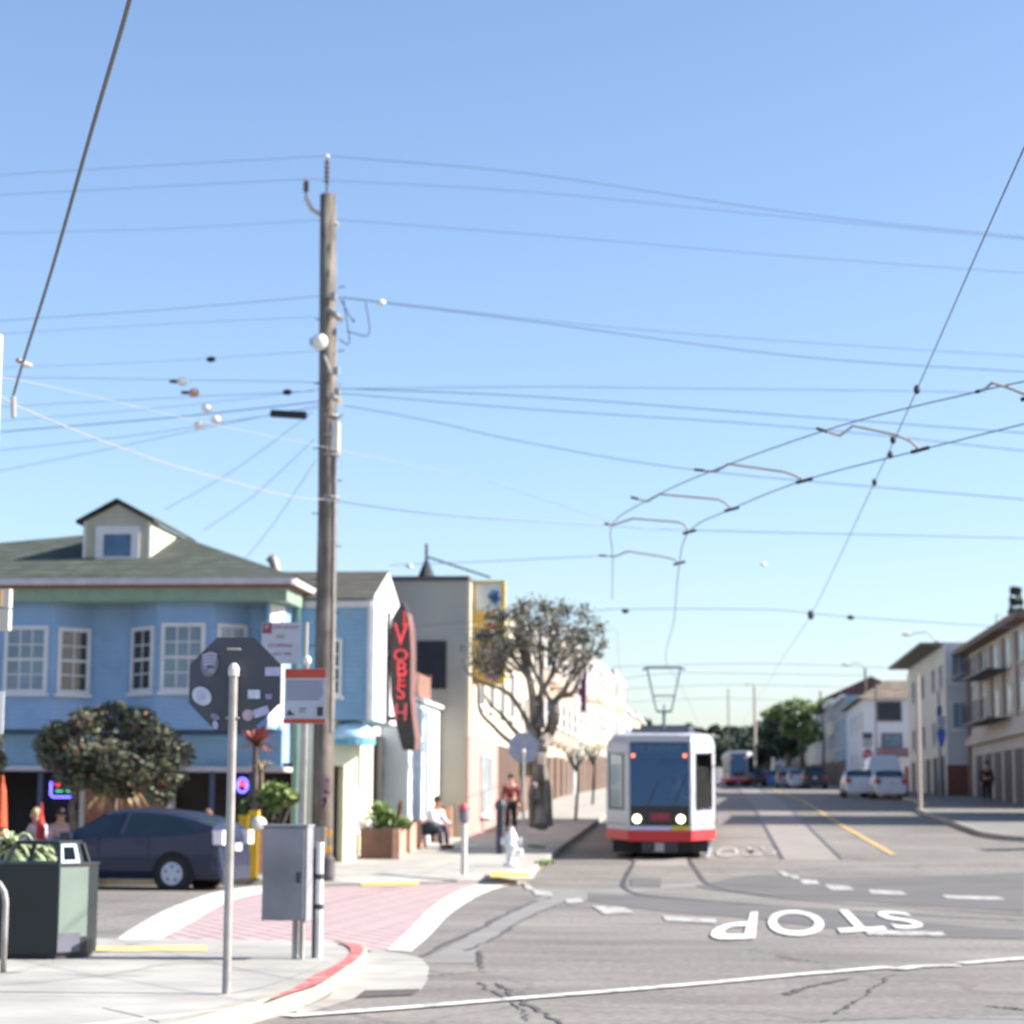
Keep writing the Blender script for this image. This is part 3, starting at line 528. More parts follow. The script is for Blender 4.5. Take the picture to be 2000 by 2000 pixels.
# ---------------- generic street building
def street_house(name,label,X,side,y0,y1,h,wm,zb=None,depth=9,floors=3,bays=True,wn=None,ground=None,roof='flat',trim=None,group=None,rm=None,frontwin=True,wpx=None,cat='house'):
    """side=+1: stands left of the street facing +X; side=-1: right of the street facing -X"""
    if zb is None: zb=g(y0)+.12
    r=empty(name,(X-side*depth/2,(y0+y1)/2,zb),label,cat,group); tm=trim or trimw; gm=wn or glassd
    top=zb+h; xa,xb2=(X-depth,X) if side>0 else (X,X+depth)
    b=MB(); b.box(xa,xb2,y0+.02,y1-.02,zb-1.2,top); b.build('wall',wm,r)
    o,u,n=left_wall(X) if side>0 else right_wall(X)
    fh=h/floors; L=y1-y0; nb=max(1,int(round(L/4.5)))
    for k in range(1,floors): 
        for i in range(nb):
            c=y0+L*(i+.5)/nb; z=zb+fh*k
            if bays:
                b=MB(); d=.55; xx=X+side*.0
                pts=[(X,c-1.35),(X+side*d,c-.8),(X+side*d,c+.8),(X,c+1.35)]
                if side<0: pts=pts[::-1]
                b.prism(pts,z+.25,z+fh-.15); b.build('bay',wm,r)
                oo=(X+side*d,0,0); window(r,oo,u,n,c-.7,z+.85,1.4,fh-1.35,fm=tm,gm=gm,mu=(2,2))
                q=(1/hypot(.55,.55)); 
                fc=facet(X,c-1.35,X+side*d,c-.8) if side>0 else facet(X-0,c-1.35,X+side*d,c-.8)
                nn=(fc[1][1],-fc[1][0],0) if side>0 else (-fc[1][1],fc[1][0],0)
                window(r,fc[0],fc[1],nn,.1,z+.85,fc[3]-.2,fh-1.35,fm=tm,gm=gm,mu=(1,2),sill=False)
            else:
                window(r,o,u,n,c-1.5,z+.75,1.0,1.5,fm=tm,gm=gm,mu=(1,2)); window(r,o,u,n,c+.5,z+.75,1.0,1.5,fm=tm,gm=gm,mu=(1,2))
    for i in range(nb):
        c=y0+L*(i+.5)/nb; b=MB(); b.fb(o,u,n,c-1.5,c+.8,0,.05,.05+zb,zb+2.3); b.build('garage_door',ground or mat('garage_brown',(.16,.10,.07),.7),r)
        b=MB(); b.fb(o,u,n,c+1.1,c+1.9,0,.05,.05+zb,zb+2.2); b.build('door',dark,r)
    b=MB(); b.fb(o,u,n,y0+.02,y1-.02,.002,.35,top-.25,top+.08); b.build('cornice',tm,r)
    if roof=='hip':
        e=.5; x0,x1=xa-e,xb2+e; b=MB(); ym=(y0+y1)/2; xm=(xa+xb2)/2; rr=min(depth,L)*.28
        b.add([(x0,y0-e,top+.09),(x1,y0-e,top+.09),(x1,y1+e,top+.09),(x0,y1+e,top+.09),(xm,y0+L*.3,top+.09+rr),(xm,y1-L*.3,top+.09+rr)],[(0,1,4),(1,2,5,4),(2,3,5),(3,0,4,5),(3,2,1,0)]); b.build('roof',rm or shing,r)
    elif roof=='gable':
        b=MB(); xm=(xa+xb2)/2; b.add([(xa-.3,y0-.2,top),(xb2+.3,y0-.2,top),(xm,y0-.2,top+2.2),(xa-.3,y1+.2,top),(xb2+.3,y1+.2,top),(xm,y1+.2,top+2.2)],[(0,1,2),(1,4,5,2),(3,5,4),(0,2,5,3),(0,3,4,1)]); b.build('roof',rm or shing,r)
    else:
        b=MB(); b.box(xa+.01,xb2-.01,y0+.04,y1-.04,top+.001,top+.03); b.build('roof',mat('tar_roof',(.10,.10,.10),.9),r)
    return r
tan=mat('weathered_tan_stucco',(.43,.39,.32),.9,.18,.45,.1,col2=(.34,.315,.27))
# tan building
XL=-7.2
T=empty('tan_building',(-12,70,.7),'tall tan stucco building with a blank shaded side wall behind the neon sign','building')
tz=Z_(1136,62.2,850)
b=MB(); b.box(-16.5,XL,62.0,78.5,-.2,tz); b.build('wall',tan,T)
b=MB(); b.box(-16.6,XL+.05,61.95,78.55,tz,tz+.14); b.build('coping',mat('dark_coping',(.10,.085,.08),.8),T)
b=MB(); b.box(X_(814,61.95,1300),X_(871,61.95,1300),61.94,61.999,Z_(1345,61.95,840),Z_(1252,61.95,840)); b.build('opening_panel',mat('opening_black',(.018,.018,.024),.7,.3,2),T,'dark opening in the side wall, drawn as a black panel')  # flat panel for the dark opening, its inner shade put into the colour
o,u,n=left_wall(XL); crm=mat('cream_paint',(.52,.46,.35),.75,.06,1)
b=MB(); b.fb(o,u,n,62.02,78.5,.002,.08,3.6,tz-.02); b.build('street_front',crm,T)
b=MB(); b.fb(o,u,n,62.02,70.5,.002,.07,.2,3.59); b.build('pink_shopfront',mat('pink_paint',(.48,.27,.24),.75,.06,1),T)
b=MB(); b.fb(o,u,n,70.52,78.5,.002,.06,.2,3.59); b.build('brown_shopfront',mat('brown_shopfront',(.10,.06,.045),.8),T)
window(T,(XL+.07,0,0),u,n,65.2,1.3,2.9,1.9,mu=(3,1),gm=curt)
for a in (64.5,67.5,71,74.5): window(T,(XL+.08,0,0),u,n,a,4.6,1.2,1.7,gm=glassd)
# mast on the tan building roof, guyed
mx=at(804*V,1134,62.6); r=empty('roof_mast',(mx[0],62.6,tz),'thin dark mast on a pyramid base on the tan building roof','mast')
b=MB(); b.tube([(mx[0],62.6,tz+.5),(mx[0],62.6,Z_(1062,62.6,830))],.045,6); b.build('pole',mat('dark_steel',(.05,.05,.06),.5,metal=.5),r)
b=MB(); b.lathe((mx[0],62.6,tz+.14),[(.28,0),(.07,.5),(.03,.6)],8); b.build('base',MATS['dark_steel'],r)
b=MB(); p=at(925*V,1128,62.6); b.tube([(mx[0],62.6,Z_(1087,62.6,830)),(p[0],62.6,p[2])],.03,5); b.build('guy_wire',MATS['dark_steel'],r)
# yellow framed blade sign
ys=62.6; r=empty('painted_blade_sign',(XL+.6,ys,4),'tall yellow framed blade sign with a pale picture at its top','sign')
x0,x1=X_(925,ys,1200),X_(986,ys,1200); z0,z1=Z_(1336,ys,950),Z_(1134,ys,950); zm=Z_(1192,ys,950)
b=MB(); b.box(x0-.22,x1,ys,ys+.25,z0,z1); b.build('board',mat('sign_yellow',(.60,.38,.05),.6,.12,2),r)
b=MB(); b.box(x0+.06,x1-.12,ys-.02,ys-.002,zm,z1-.1); b.build('picture_panel',mat('picture_pale',(.45,.52,.52),.6,.2,3,col2=(.60,.60,.55)),r)
b=MB(); b.leaves((x0+.62,ys-.03,zm+.38),(.22,.008,.26),60,.09,1,0); b.build('blue_figure',mat('picture_blue',(.10,.22,.42),.6),r)
b=MB(); b.box(x0-.22,x0-.002,ys-.03,ys-.001,z0-1.6,z1); b.build('cream_edge',crm,r)
random.seed(3)
pc=[mat('sign_mauve',(.30,.16,.30),.6),mat('sign_red',(.42,.08,.06),.6),mat('sign_brown',(.20,.12,.07),.6)]
for k in range(9): b=MB(); zz=z0+.12+k*(zm-z0-.2)/9; b.box(x0+.30+.1*random.random(),x1-.2,ys-.02,ys-.003,zz,zz+.14); b.build('painted_band',pc[k%3],r)
# neon blade sign
yn=52.0; Nn=empty('neon_blade_sign',(-7.5,yn,3),'tall black surfboard shaped blade sign with red neon letters','sign')
def zpt(zx,zy): p=at(740+zx/6.04,1160+zy/6.04,yn); return p
out=[zpt(*q) for q in [(285,85),(215,180),(150,300),(130,480),(130,900),(140,1200),(190,1480),(240,1700),(280,1840),(420,1840),(425,1700),(400,1500),(372,1200),(375,700),(365,420),(330,220)]]
b=MB(); b.slab(out,(0,.55,0)); b.build('board',[mat('sign_black',(.030,.022,.024),.6,.3,3)],Nn)
b=MB(); side=[zpt(*q) for q in [(330,220),(365,420),(375,700),(372,1200),(400,1500),(425,1700),(420,1840)]]
b.add([(p[0]+.003,p[1],p[2]) for p in side]+[(p[0]+.05,p[1]+.55,p[2]) for p in side],[(i,i+1,i+8,i+7) for i in range(6)]); b.build('side_panel',mat('brown_metal',(.16,.085,.075),.6,.2,3),Nn)
nm=mat('neon_letters',(.42,.035,.045),.4,emit=(1,.08,.10),estr=.22); nd=mat('unlit_neon_letters',(.42,.07,.08),.5,emit=(1,.1,.12),estr=.05)
for ch,zx,zy,hh,sx,m in (('J',305,275,130,.7,nm),('V',262,490,270,.72,nm),('O',262,730,140,1.15,nm),('B',270,890,170,1.0,nm),('E',268,1030,135,1.15,nm),('S',262,1165,170,1.0,nm),('H',262,1410,210,.75,nd)):
    p=zpt(zx,zy); s=hh/6.04/80*1.42; text('letter',ch,s,.03,m,Nn,face_cam(p[0],yn-.05,p[2]),sx)
b=MB(); b.box(-8.15,-7.6,yn+.2,yn+.3,5.2,5.3); b.box(-8.15,-7.6,yn+.2,yn+.3,3.7,3.8); b.build('bracket',MATS['dark_steel'],Nn)
# left row beyond
XL=-7.45
cm=[mat('cream_stucco_a',(.46,.41,.31),.8,.06,.6),mat('pale_stucco_b',(.46,.44,.39),.8,.06,.6),mat('warm_stucco_c',(.42,.34,.27),.8,.06,.6),mat('grey_stucco_d',(.38,.39,.39),.8,.06,.6)]
GL='pale houses in a row down the left side of the tram street'
lh=[(78.7,92,7.3,0,'cream three floor house right behind the bare street tree'),(92.2,108,7.6,2,'warm cream house partly hidden by the bare tree crown'),(108.2,126,7.9,1,'pale house carrying a tall purple banner'),
 (126.2,138,8.0,0,'cream bay fronted house beyond the purple banner'),(138.2,152,8.0,1,'off white bay fronted house near the far end of the left row'),(152.2,167,8.3,0,'last tall cream house seen just left of the front tram')]
for i,(y0,y1,h,c,lab) in enumerate(lh): street_house('row_house',lab,XL if i<5 else XL+.1,1,y0,y1,h,cm[c],group=GL,bays=i>0)
b=MB(); y=110.5; x0,x1=X_(1129,y,1300),X_(1145,y,1300); b.box(x0,x1,y,y+.1,Z_(1390,y,1135),Z_(1268,y,1135)); tag(b.build('banner',mat('purple_cloth',(.10,.02,.09),.8)),'tall dark purple vertical banner above the left pavement','banner')
# low awning on the first left house
b=MB(); o,u,n=left_wall(XL+.1); b.slab([(XL+.1,79,3.9),(XL+.1,90,4.2),(XL+1.3,90,3.7),(XL+1.3,79,3.4)],(0,0,.08)); tag(b.build('shop_awning',mat('cream_awning',(.58,.50,.30),.8)),'cream shop awning sloping over the left pavement','awning')
for i,(y0,y1,h,c) in enumerate([(190,215,8,0),(216,245,9,1),(250,285,9,3),(290,330,9,2)]): street_house('row_house',['pale house first beyond the cross street left, behind the tram roof','off white house behind the tram pantograph','grey house far down the left side','farthest warm house on the left side'][i],-10.8,1,y0,y1,h,cm[c],group=GL,bays=False,floors=2)
# ---------------- right side
wa=mat('beige_stucco',(.45,.405,.365),.85,.1,.6,.1); br2=mat('brown_trim',(.16,.11,.08),.8)
XR=13.2
B=empty('beige_apartments',(18,100,1.9),'beige three floor apartment block with fire escapes on the far right','building')
bz=Z_(1268,113,1890)-.30; zb=1.7
b=MB(); b.box(XR,XR+12,90.5,113.2,.6,bz-.02); b.build('wall',wa,B)
b=MB(); b.box(XR-.7,XR+12.1,90.3,113.5,bz,bz+.28); b.build('roof_eave',br2,B)
o,u,n=right_wall(XR)
b=MB(); b.fb(o,u,n,112.7,113.2,.002,.12,zb-.5,bz-.01); b.build('corner_board',br2,B)
b=MB(); b.fb(o,u,n,90.5,112.7,.002,.30,4.75,5.05); b.fb(o,u,n,90.5,112.7,.002,.12,5.06,5.25); b.build('belt_cornice',mat('light_beige_trim',(.46,.39,.33),.8),B)
pw=mat('pale_window',(.42,.48,.52),.25,.2,1.5)
for a in (92.3,96.6,100.9,105.2,109.4):
    for z in (5.9,8.0): window(B,o,u,n,a,z-.15,1.9,1.45,fm=mat('tan_frame',(.50,.44,.36),.7),gm=pw,mu=(2,1),t=.12)
    b=MB(); b.fb(o,u,n,a+2.3,a+3.2,.001,.04,5.6,9.3); b.build('brown_panel',br2,B)
for a in (91,94,97.5,101,104.5,108): b=MB(); b.fb(o,u,n,a,a+2.3,.001,.05,g(a)+.1,4.2); b.build('garage_door',mat('garage_dark',(.06,.05,.05),.7),B)
for k,z in enumerate((5.55,7.75)):
    r=empty('fire_escape',(XR-.5,103,z),['lower','upper'][k]+' black iron balcony on the beige apartments','balcony','iron balconies of the beige block')
    b=MB(); b.box(XR-1.1,XR-.13,97.5,106.5,z,z+.08); b.build('platform',MATS['dark_steel'],r)
    b=MB(); b.tube([(XR-1.05,97.5,z+.95),(XR-1.05,106.5,z+.95)],.025,5)
    for i in range(19): b.tube([(XR-1.05,97.5+i*.5,z+.08),(XR-1.05,97.5+i*.5,z+.95)],.012,4)
    b.build('railing',MATS['dark_steel'],r)
# grey stepped block with overhanging eave
Gb=empty('grey_eaved_block',(17,124,2.2),'grey and cream block with a wide slanting eave and corner windows','building')
gz=Z_(1256,113.8,1870); xg=12.15; g1=mat('pale_grey_stucco',(.48,.51,.54),.85,.06,.6); g2=mat('cream_grey_stucco',(.55,.52,.45),.85,.06,.6)
b=MB(); b.box(xg,xg+12,113.6,136,1,gz); b.build('wall',g1,Gb)
b=MB(); b.fb(*right_wall(xg),113.62,136,.002,.08,1.5,gz-.3); b.build('street_front',g2,Gb)
b=MB(); b.box(xg-1.2,xg+12,115.5,136.3,gz,gz+.16); b.build('roof_eave',mat('dark_eave',(.13,.12,.09),.8),Gb)
xw0,xw1=X_(1861,113.6),X_(1893,113.6)
for (a,c) in ((1273,1335),(1370,1425)): window(Gb,(0,113.6,0),UX,FN,xw0,Z_(c,113.6,1870),1.25,Z_(a,113.6,1870)-Z_(c,113.6,1870),fm=mat('white_vinyl',(.6,.62,.64),.5),gm=glassb,mu=(3,1),t=.07)
b=MB(); b.box(xw0-.3,xw0+1.3,113.5,113.59,2.1,Z_(1494,113.5,1870)); b.build('brown_gate',mat('gate_red_brown',(.17,.07,.05),.8),Gb)
o,u,n=right_wall(xg-.08)
for a in (115,119,125,131):
    for z in (5.0,7.9): window(Gb,o,u,n,a,z,1.3,1.25,fm=mat('grey_frame',(.4,.4,.38),.7),gm=glassd,mu=(2,1),t=.07)
for a in (115,118.5,122.5,127,131.5): b=MB(); b.fb(o,u,n,a,a+2.2,.001,.05,g(a)+.1,4.3); b.build('garage_door',mat('garage_dark',(.06,.05,.05),.7),Gb)
# white corner house beyond the side street
yc=158.; Cc=empty('white_corner_house',(15,168,2.9),'white two floor corner house with brown hipped roof and balcony','house')
cz=Z_(1364,yc,1700); xc=X_(1693,yc)-.1; wc=mat('white_corner_stucco',(.62,.62,.66),.8,.05,.6)
b=MB(); b.box(xc,xc+9,yc,yc+22,1.6,cz); b.build('wall',wc,Cc)
b=MB(); b.add([(xc-.5,yc-.5,cz),(xc+9.5,yc-.5,cz),(xc+9.5,yc+22.5,cz),(xc-.5,yc+22.5,cz),(xc+1.7,yc+2.5,cz+1.45),(xc+7.5,yc+2.5,cz+1.45),(xc+7.5,yc+19,cz+1.45),(xc+1.7,yc+19,cz+1.45)],[(0,1,5,4),(1,2,6,5),(2,3,7,6),(3,0,4,7),(4,5,6,7),(3,2,1,0)]); b.build('roof',mat('brown_shingle_roof',(.17,.135,.10),.9,.25,1.5),Cc)
def cxp(px): return X_(px,yc,1450)
window(Cc,(0,yc,0),UX,FN,cxp(1713),Z_(1407,yc,1740),cxp(1762)-cxp(1713),Z_(1370,yc,1740)-Z_(1407,yc,1740),gm=glassd,mu=(2,1),t=.1,fm=mat('dark_frame',(.08,.07,.08),.7))
window(Cc,(0,yc,0),UX,FN,cxp(1722),Z_(1462,yc,1740),cxp(1762)-cxp(1722),Z_(1432,yc,1740)-Z_(1462,yc,1740),gm=glassb,mu=(2,1),t=.1,fm=MATS['dark_frame'])
b=MB(); b.box(cxp(1708),cxp(1774),yc-.9,yc-.84,Z_(1480,yc,1740),Z_(1461,yc,1740)); b.build('balcony',mat('balcony_plum',(.20,.12,.14),.8),Cc)
b=MB(); b.box(cxp(1708),cxp(1774),yc-.9,yc,Z_(1484,yc,1740),Z_(1480,yc,1740)); b.build('balcony_floor',trimw,Cc)
for q in (1739,1766): b=MB(); b.box(cxp(q),cxp(q+11),yc-.05,yc-.002,2.9,Z_(1497,yc,1740)); b.build('door',mat('door_red_brown',(.22,.05,.035),.7),Cc)
o,u,n=right_wall(xc)
for a in (160,166,172): window(Cc,o,u,n,a,cz-2.2,1.5,1.4,gm=glassd); window(Cc,o,u,n,a,cz-5.2,1.5,1.4,gm=glassd)
GR='houses in a row down the right side of the street'
rr=[('teal sided narrow house beyond the white corner house',180.5,197,7.6,mat('teal_paint',(.22,.34,.40),.8),'flat'),('cream narrow house beside the teal house',197.2,213,7.8,mat('cream_r',(.50,.46,.36),.8),'flat'),
 ('tall plum and grey gabled house behind the green tree',213.2,236,8.4,mat('plum_grey',(.34,.30,.36),.8),'gable')]
for lab,y0,y1,h,m,rf_ in rr: street_house('row_house',lab,10.9,-1,y0,y1,h,m,group=GR,bays=False,roof=rf_,rm=mat('red_brown_roof',(.12,.06,.06),.9))
for i,(y0,y1,h,m,lab) in enumerate([(238,262,7,cm[1],'off white house beneath the green tree crown'),(264,290,7.5,cm[2],'warm stucco house past the green tree'),(292,325,7.5,cm[3],'grey stucco house in front of the dark trees'),(328,365,8,cm[0],'cream house in front of the dark trees'),(368,410,8,cm[1],'farthest off white house on the right')]): street_house('row_house',lab,11.2,-1,y0,y1,h,m,group=GR,bays=False,floors=2)
# house whose shadow falls across the tracks (stands just outside the right edge)
street_house('shadowing_house','plain beige house standing just beyond the right edge of the view',XR,-1,76.5,85.5,8.0,wa,bays=False)
# far hillside houses
random.seed(11)
hc=[mat('hill_house_pale',(.50,.48,.46),.8),mat('hill_house_pink',(.46,.36,.33),.8),mat('hill_house_grey',(.36,.39,.42),.8)]
hl=['pale','pinkish','grey']; OR_=['leftmost','second','third','fourth','fifth','sixth','seventh','eighth','ninth','tenth','eleventh','rightmost']
for i in range(12):
    X=-26+i*4.6+random.uniform(-1,1); Y=520+random.uniform(-40,50); z=g(Y); hh=random.uniform(6,9)
    r=empty('hillside_house',(X,Y,z),hl[i%3]+' gabled house on the far hillside, '+OR_[i]+(' from the left' if 0<i<11 else ' of all'),'house','houses scattered on the far hillside'); b=MB(); b.box(X-2.6,X+2.6,Y,Y+9,z-2,z+hh); b.build('wall',hc[i%3],r)
    b=MB(); b.add([(X-2.9,Y-.3,z+hh),(X+2.9,Y-.3,z+hh),(X,Y-.3,z+hh+2),(X-2.9,Y+9.3,z+hh),(X+2.9,Y+9.3,z+hh),(X,Y+9.3,z+hh+2)],[(0,1,2),(1,4,5,2),(3,5,4),(0,2,5,3),(0,3,4,1)]); b.build('roof',MATS['red_brown_roof'],r)
    for dx in (-1.7,.5): window(r,(0,Y,0),UX,FN,X+dx,z+hh*.55,1.3,1.5,mu=(1,1))
# ============================================================ VEHICLES
silver=mat('tram_silver',(.42,.43,.47),.35,.05,1.0,metal=.1); tred=mat('tram_red',(.50,.025,.03),.4,.05,2); tblack=mat('tram_black',(.02,.022,.028),.25,.2,2); under=mat('underframe',(.03,.028,.03),.8,.4,4)
tglass=glass('tram_windscreen',(.55,.68,.80),.055,.03,(.55,.70,.95)); cglass2=glass('cab_clear_glass',(.75,.80,.82),.0,.03); sglass=mat('tram_side_glass',(.06,.075,.085),.06,.2,.7); pale_g=mat('tram_cheek_glass',(.28,.34,.36),.08,.15,.8)
lampm=mat('headlight_lit',(.9,.82,.6),.3,emit=(1,.86,.52),estr=2.2); redl=mat('marker_lamp',(.8,.1,.05),.3,emit=(1,.22,.12),estr=1.0)
def make_tram(label,group):
    r=empty('tram',(0,0,0),label,'tram',group)
    hw=1.39; L=22.5
    prof=[(1.36,.46),(1.37,.68),(1.39,1.0),(1.39,2.68),(1.345,2.90),(1.17,3.08),(.80,3.13)]
    st_=[(0.0,.80,.98),(.95,1.0*hw,1.0),(10.9,hw,1.0),(11.1,hw-.1,.98),(11.5,hw-.1,.98),(11.7,hw,1.0),(L-1,hw,1.0),(L,.8,.98)]
    b=MB(); rings=[]
    for y,w_,zs in st_:
        k=w_/hw; ring=[(x*k if x>.79 or k<1 else x,y,z*(zs if z>2.4 else 1)) for x,z in prof]
        ring=[(min(x,.8) if y in(0.0,L) else x,yy,z) for (x,yy,z) in ring]
        rings.append(ring)
    n=len(prof)
    for sgn in (1,-1):
        for i in range(len(rings)-1):
            for j in range(1,n-1):
                if i==0 and 2<=j<=3 : 
                    # cheek beside the windscreen, with an opening for its window
                    pass
                a,c,d,e=rings[i][j],rings[i+1][j],rings[i+1][j+1],rings[i][j+1]
                q=[(p[0]*sgn,p[1],p[2]) for p in (a,c,d,e)]
                if sgn<0: q=q[::-1]
                if i==0 and j==2:
                    A=Vector(a);Cc_=Vector(c);D=Vector(d);E=Vector(e)
                    def P(u,v): return tuple((A.lerp(Cc_,u).lerp(E.lerp(D,u),v))*1.0)
                    us=(0,.20,.84,1); vs=(0,.13,.97,1)
                    for uu in range(3):
                        for vv in range(3):
                            if uu==1 and vv==1: continue
                            qq=[P(us[uu],vs[vv]),P(us[uu+1],vs[vv]),P(us[uu+1],vs[vv+1]),P(us[uu],vs[vv+1])]
                            qq=[(p[0]*sgn,p[1],p[2]) for p in qq]; b.add(qq if sgn>0 else qq[::-1],[(0,1,2,3)])
                    w_=MB(); qq=[P(us[1],vs[1]),P(us[2],vs[1]),P(us[2],vs[2]),P(us[1],vs[2])]; off=Vector((.012*sgn,-.008,0))
                    qq=[tuple(Vector((p[0]*sgn,p[1],p[2]))+off*.3) for p in qq]; w_.add(qq if sgn>0 else qq[::-1],[(0,1,2,3)]); w_.build('cab_side_window',cglass2 if sgn>0 else pale_g,r)
                    fr=MB(); fr.tube(qq+[qq[0],qq[1]],.03,5); fr.build('window_seal',tblack,r)
                else: b.add(q,[(0,1,2,3)])
        # roof top
    for i in range(len(rings)-1):
        a,c=rings[i][-1],rings[i+1][-1]; b.add([(a[0],a[1],a[2]),(c[0],c[1],c[2]),(-c[0],c[1],c[2]),(-a[0],a[1],a[2])],[(0,1,2,3)])
    # front frame round the windscreen
    zt=rings[0][-1][2]; b.box(-.79,.79,-.02,.05,2.90,zt-.002); b.box(-.80,-.745,-.02,.05,.68,2.90); b.box(.745,.80,-.02,.05,.68,2.90); b.box(-.745,.745,-.02,.05,.68,.80)
    b.poly([(-.8,L,.5),(.8,L,.5),(.8,L,3.0),(-.8,L,3.0)])
    b.build('body',silver,r)
    b=MB()                                  # red skirt band
    for sgn in (1,-1):
        pts=[(.80,-.03),(1.40,.94),(1.40,L-1),(.8,L)]
        for (x0,y0),(x1,y1) in zip(pts,pts[1:]):
            q=[(x0*sgn,y0,.44),(x1*sgn,y1,.44),(x1*sgn,y1,.70),(x0*sgn,y0,.70)]; b.add(q if sgn>0 else q[::-1],[(0,1,2,3)])
    b.box(-.80,.80,-.06,-.03,.42,.69); b.build('red_skirt',tred,r)
    b=MB(); b.box(-1.2,1.2,.6,L-.6,.12,.44); b.box(-1.25,1.25,.95,L-1,.44,.5); b.build('underframe',under,r)
    for sgn in (1,-1): b=MB(); b.slab([(sgn*1.30,1.0,.43),(sgn*1.30,2.3,.43),(sgn*1.22,2.3,.02),(sgn*1.16,1.1,.02)],(-.05*sgn,0,0)); b.build('step_skirt',mat('skirt_grey',(.30,.33,.40),.6),r)
    b=MB(); b.box(-.745,.745,-.018,.0,.80,1.30); b.build('lamp_panel',tblack,r)
    b=MB(); b.slab([(-.745,-.012,1.30),(.745,-.012,1.30),(.745,.14,2.90),(-.745,.14,2.90)],(0,.008,0)); b.build('windscreen',tglass,r)
    b=MB(); b.slab([(-.745,-.015,1.30),(-.745,.18,2.90),(-.745,-.015,2.90)],(.004,0,0)); b.slab([(.745,-.015,1.30),(.745,.18,2.90),(.745,-.015,2.90)],(-.004,0,0)); b.build('screen_reveal',tblack,r)
    b=MB(); b.box(-.74,.74,.16,.22,2.60,2.90); ds=b.build('destination_box',tblack,r)
    am=mat('destination_amber',(.16,.15,.07),.5,emit=(.8,.7,.25),estr=.04)
    text('destination_text','N',.24,.005,am,ds,face_cam(-.5,.15,2.74)); text('destination_text','JUDAH',.20,.005,am,ds,face_cam(.12,.15,2.74),1.3)
    b=MB(); b.box(-.7,.7,.22,.42,.8,1.40); b.build('dashboard',mat('dash_grey',(.06,.065,.08),.6,.3,4),r)
    b=MB(); b.box(-1.2,1.2,2.0,2.06,.7,2.9); b.build('cab_partition',mat('cab_dark',(.045,.085,.14),.7,.5,1.2),r)
    for x in (-.30,.34): b=MB(); b.tube([(x,-.03,1.31),(x+.28,.02,1.95)],.014,5); b.build('wiper',tblack,r)
    for sgn in (1,-1):
        for z_ in (.84,2.62): b=MB(); b.tube([(sgn*.83,.03,z_),(sgn*1.385,.93,z_)],.008,4); b.build('panel_seam',mat('seam_grey',(.16,.16,.18),.6),r)
    for x in (-.57,.53): b=MB(); b.tube([(x,-.05,.98),(x,.0,.98)],.105,16); b.build('headlight',lampm,r)
    for x in (-.66,.64): b=MB(); b.tube([(x,-.03,2.56),(x,.0,2.56)],.052,12); b.build('marker_lamp',redl,r)
    b=MB(); b.box(-.24,.28,-.035,-.019,.93,1.13); pl=b.build('number_plate',mat('plate_red',(.22,.02,.035),.5),r)
    text('plate_number','1457',.17,.004,mat('plate_text',(.5,.1,.1),.5),pl,face_cam(.02,-.04,1.03),1.1)
    b=MB(); b.box(-.74,.28,-.030,-.021,.70,.79); b.build('lower_trim',mat('trim_shade_lilac',(.50,.50,.72),.5),r); b=MB(); b.box(.30,.76,-.034,-.021,.70,.81); b.build('yellow_sticker',mat('sticker_yellow',(.55,.48,.05),.6,.2,6),r)  # lilac strip is white trim with its lavender shade put into the colour
    b=MB(); b.box(-.45,.45,-.02,.5,.14,.40); b.tube([(-.32,-.06,.30),(-.32,.2,.30)],.085,10); b.tube([(.34,-.06,.30),(.34,.2,.30)],.085,10); b.build('coupler',mat('coupler_steel',(.06,.055,.065),.45,.4,8,metal=.5),r)
    b=MB(); b.box(-.12,.10,-.25,.1,.18,.38); b.build('coupler_head',mat('coupler_bright',(.32,.30,.32),.4,metal=.5),r)
    for yb_ in (3.6,11.3,18.9):
        b=MB()
        for yy in (yb_-.95,yb_+.95):
            for sgn in (1,-1): b.tube([(sgn*.66,yy,.34),(sgn*.80,yy,.34)],.34,18)
        b.box(-.95,.95,yb_-1.2,yb_+1.2,.25,.42); b.build('bogie',under,r)
    for sgn in (1,-1):                       # side windows, doors
        for k,y in enumerate([1.6,4.9,6.9,8.9,12.3,14.3,16.3,19.6]):
            b=MB(); b.box(*(sorted((sgn*1.385,sgn*1.405))),y,y+1.5,1.25,2.4); b.build('side_window',sglass,r)
        for y in (3.3,10.0-.35,17.9): 
            b=MB(); b.box(*(sorted((sgn*1.388,sgn*1.41))),y,y+1.3,.72,2.45); d=b.build('door',tblack,r)
        for z in (.86,1.06,1.27): 
            if sgn>0: b=MB(); b.box(1.37,1.43,.98,1.12,z,z+.05); b.build('vent_louvre',tblack,r)
    b=MB(); b.box(1.40,1.62,.80,.83,2.0,2.28); b.tube([(1.38,.9,2.3),(1.5,.82,2.3)],.02,5); mi=b.build('mirror_arm',tblack,r)
    b=MB(); b.box(1.42,1.60,.785,.798,1.98,2.26); b.ball((1.47,.77,1.93),.055,10); b.build('mirror_glass',mat('mirror_metal',(.9,.9,.9),.03,metal=1.0,amt=0),mi)
    b=MB(); b.box(-.75,.75,1.2,4.2,3.10,3.24); b.box(-.7,.7,6.5,9.5,3.1,3.35); b.box(-.7,.7,13.5,17.5,3.1,3.35); b.build('roof_equipment',mat('roof_grey',(.10,.11,.14),.6,.2,3),r)
    pn=MB(); y=5.2; pn.box(-.45,.45,y-.6,y+.6,3.10,3.2); pn.tube([(0,y,3.2),(0,y,3.72)],.05,6); pn.tube([(-.20,y,3.72),(.20,y,3.72)],.035,6)
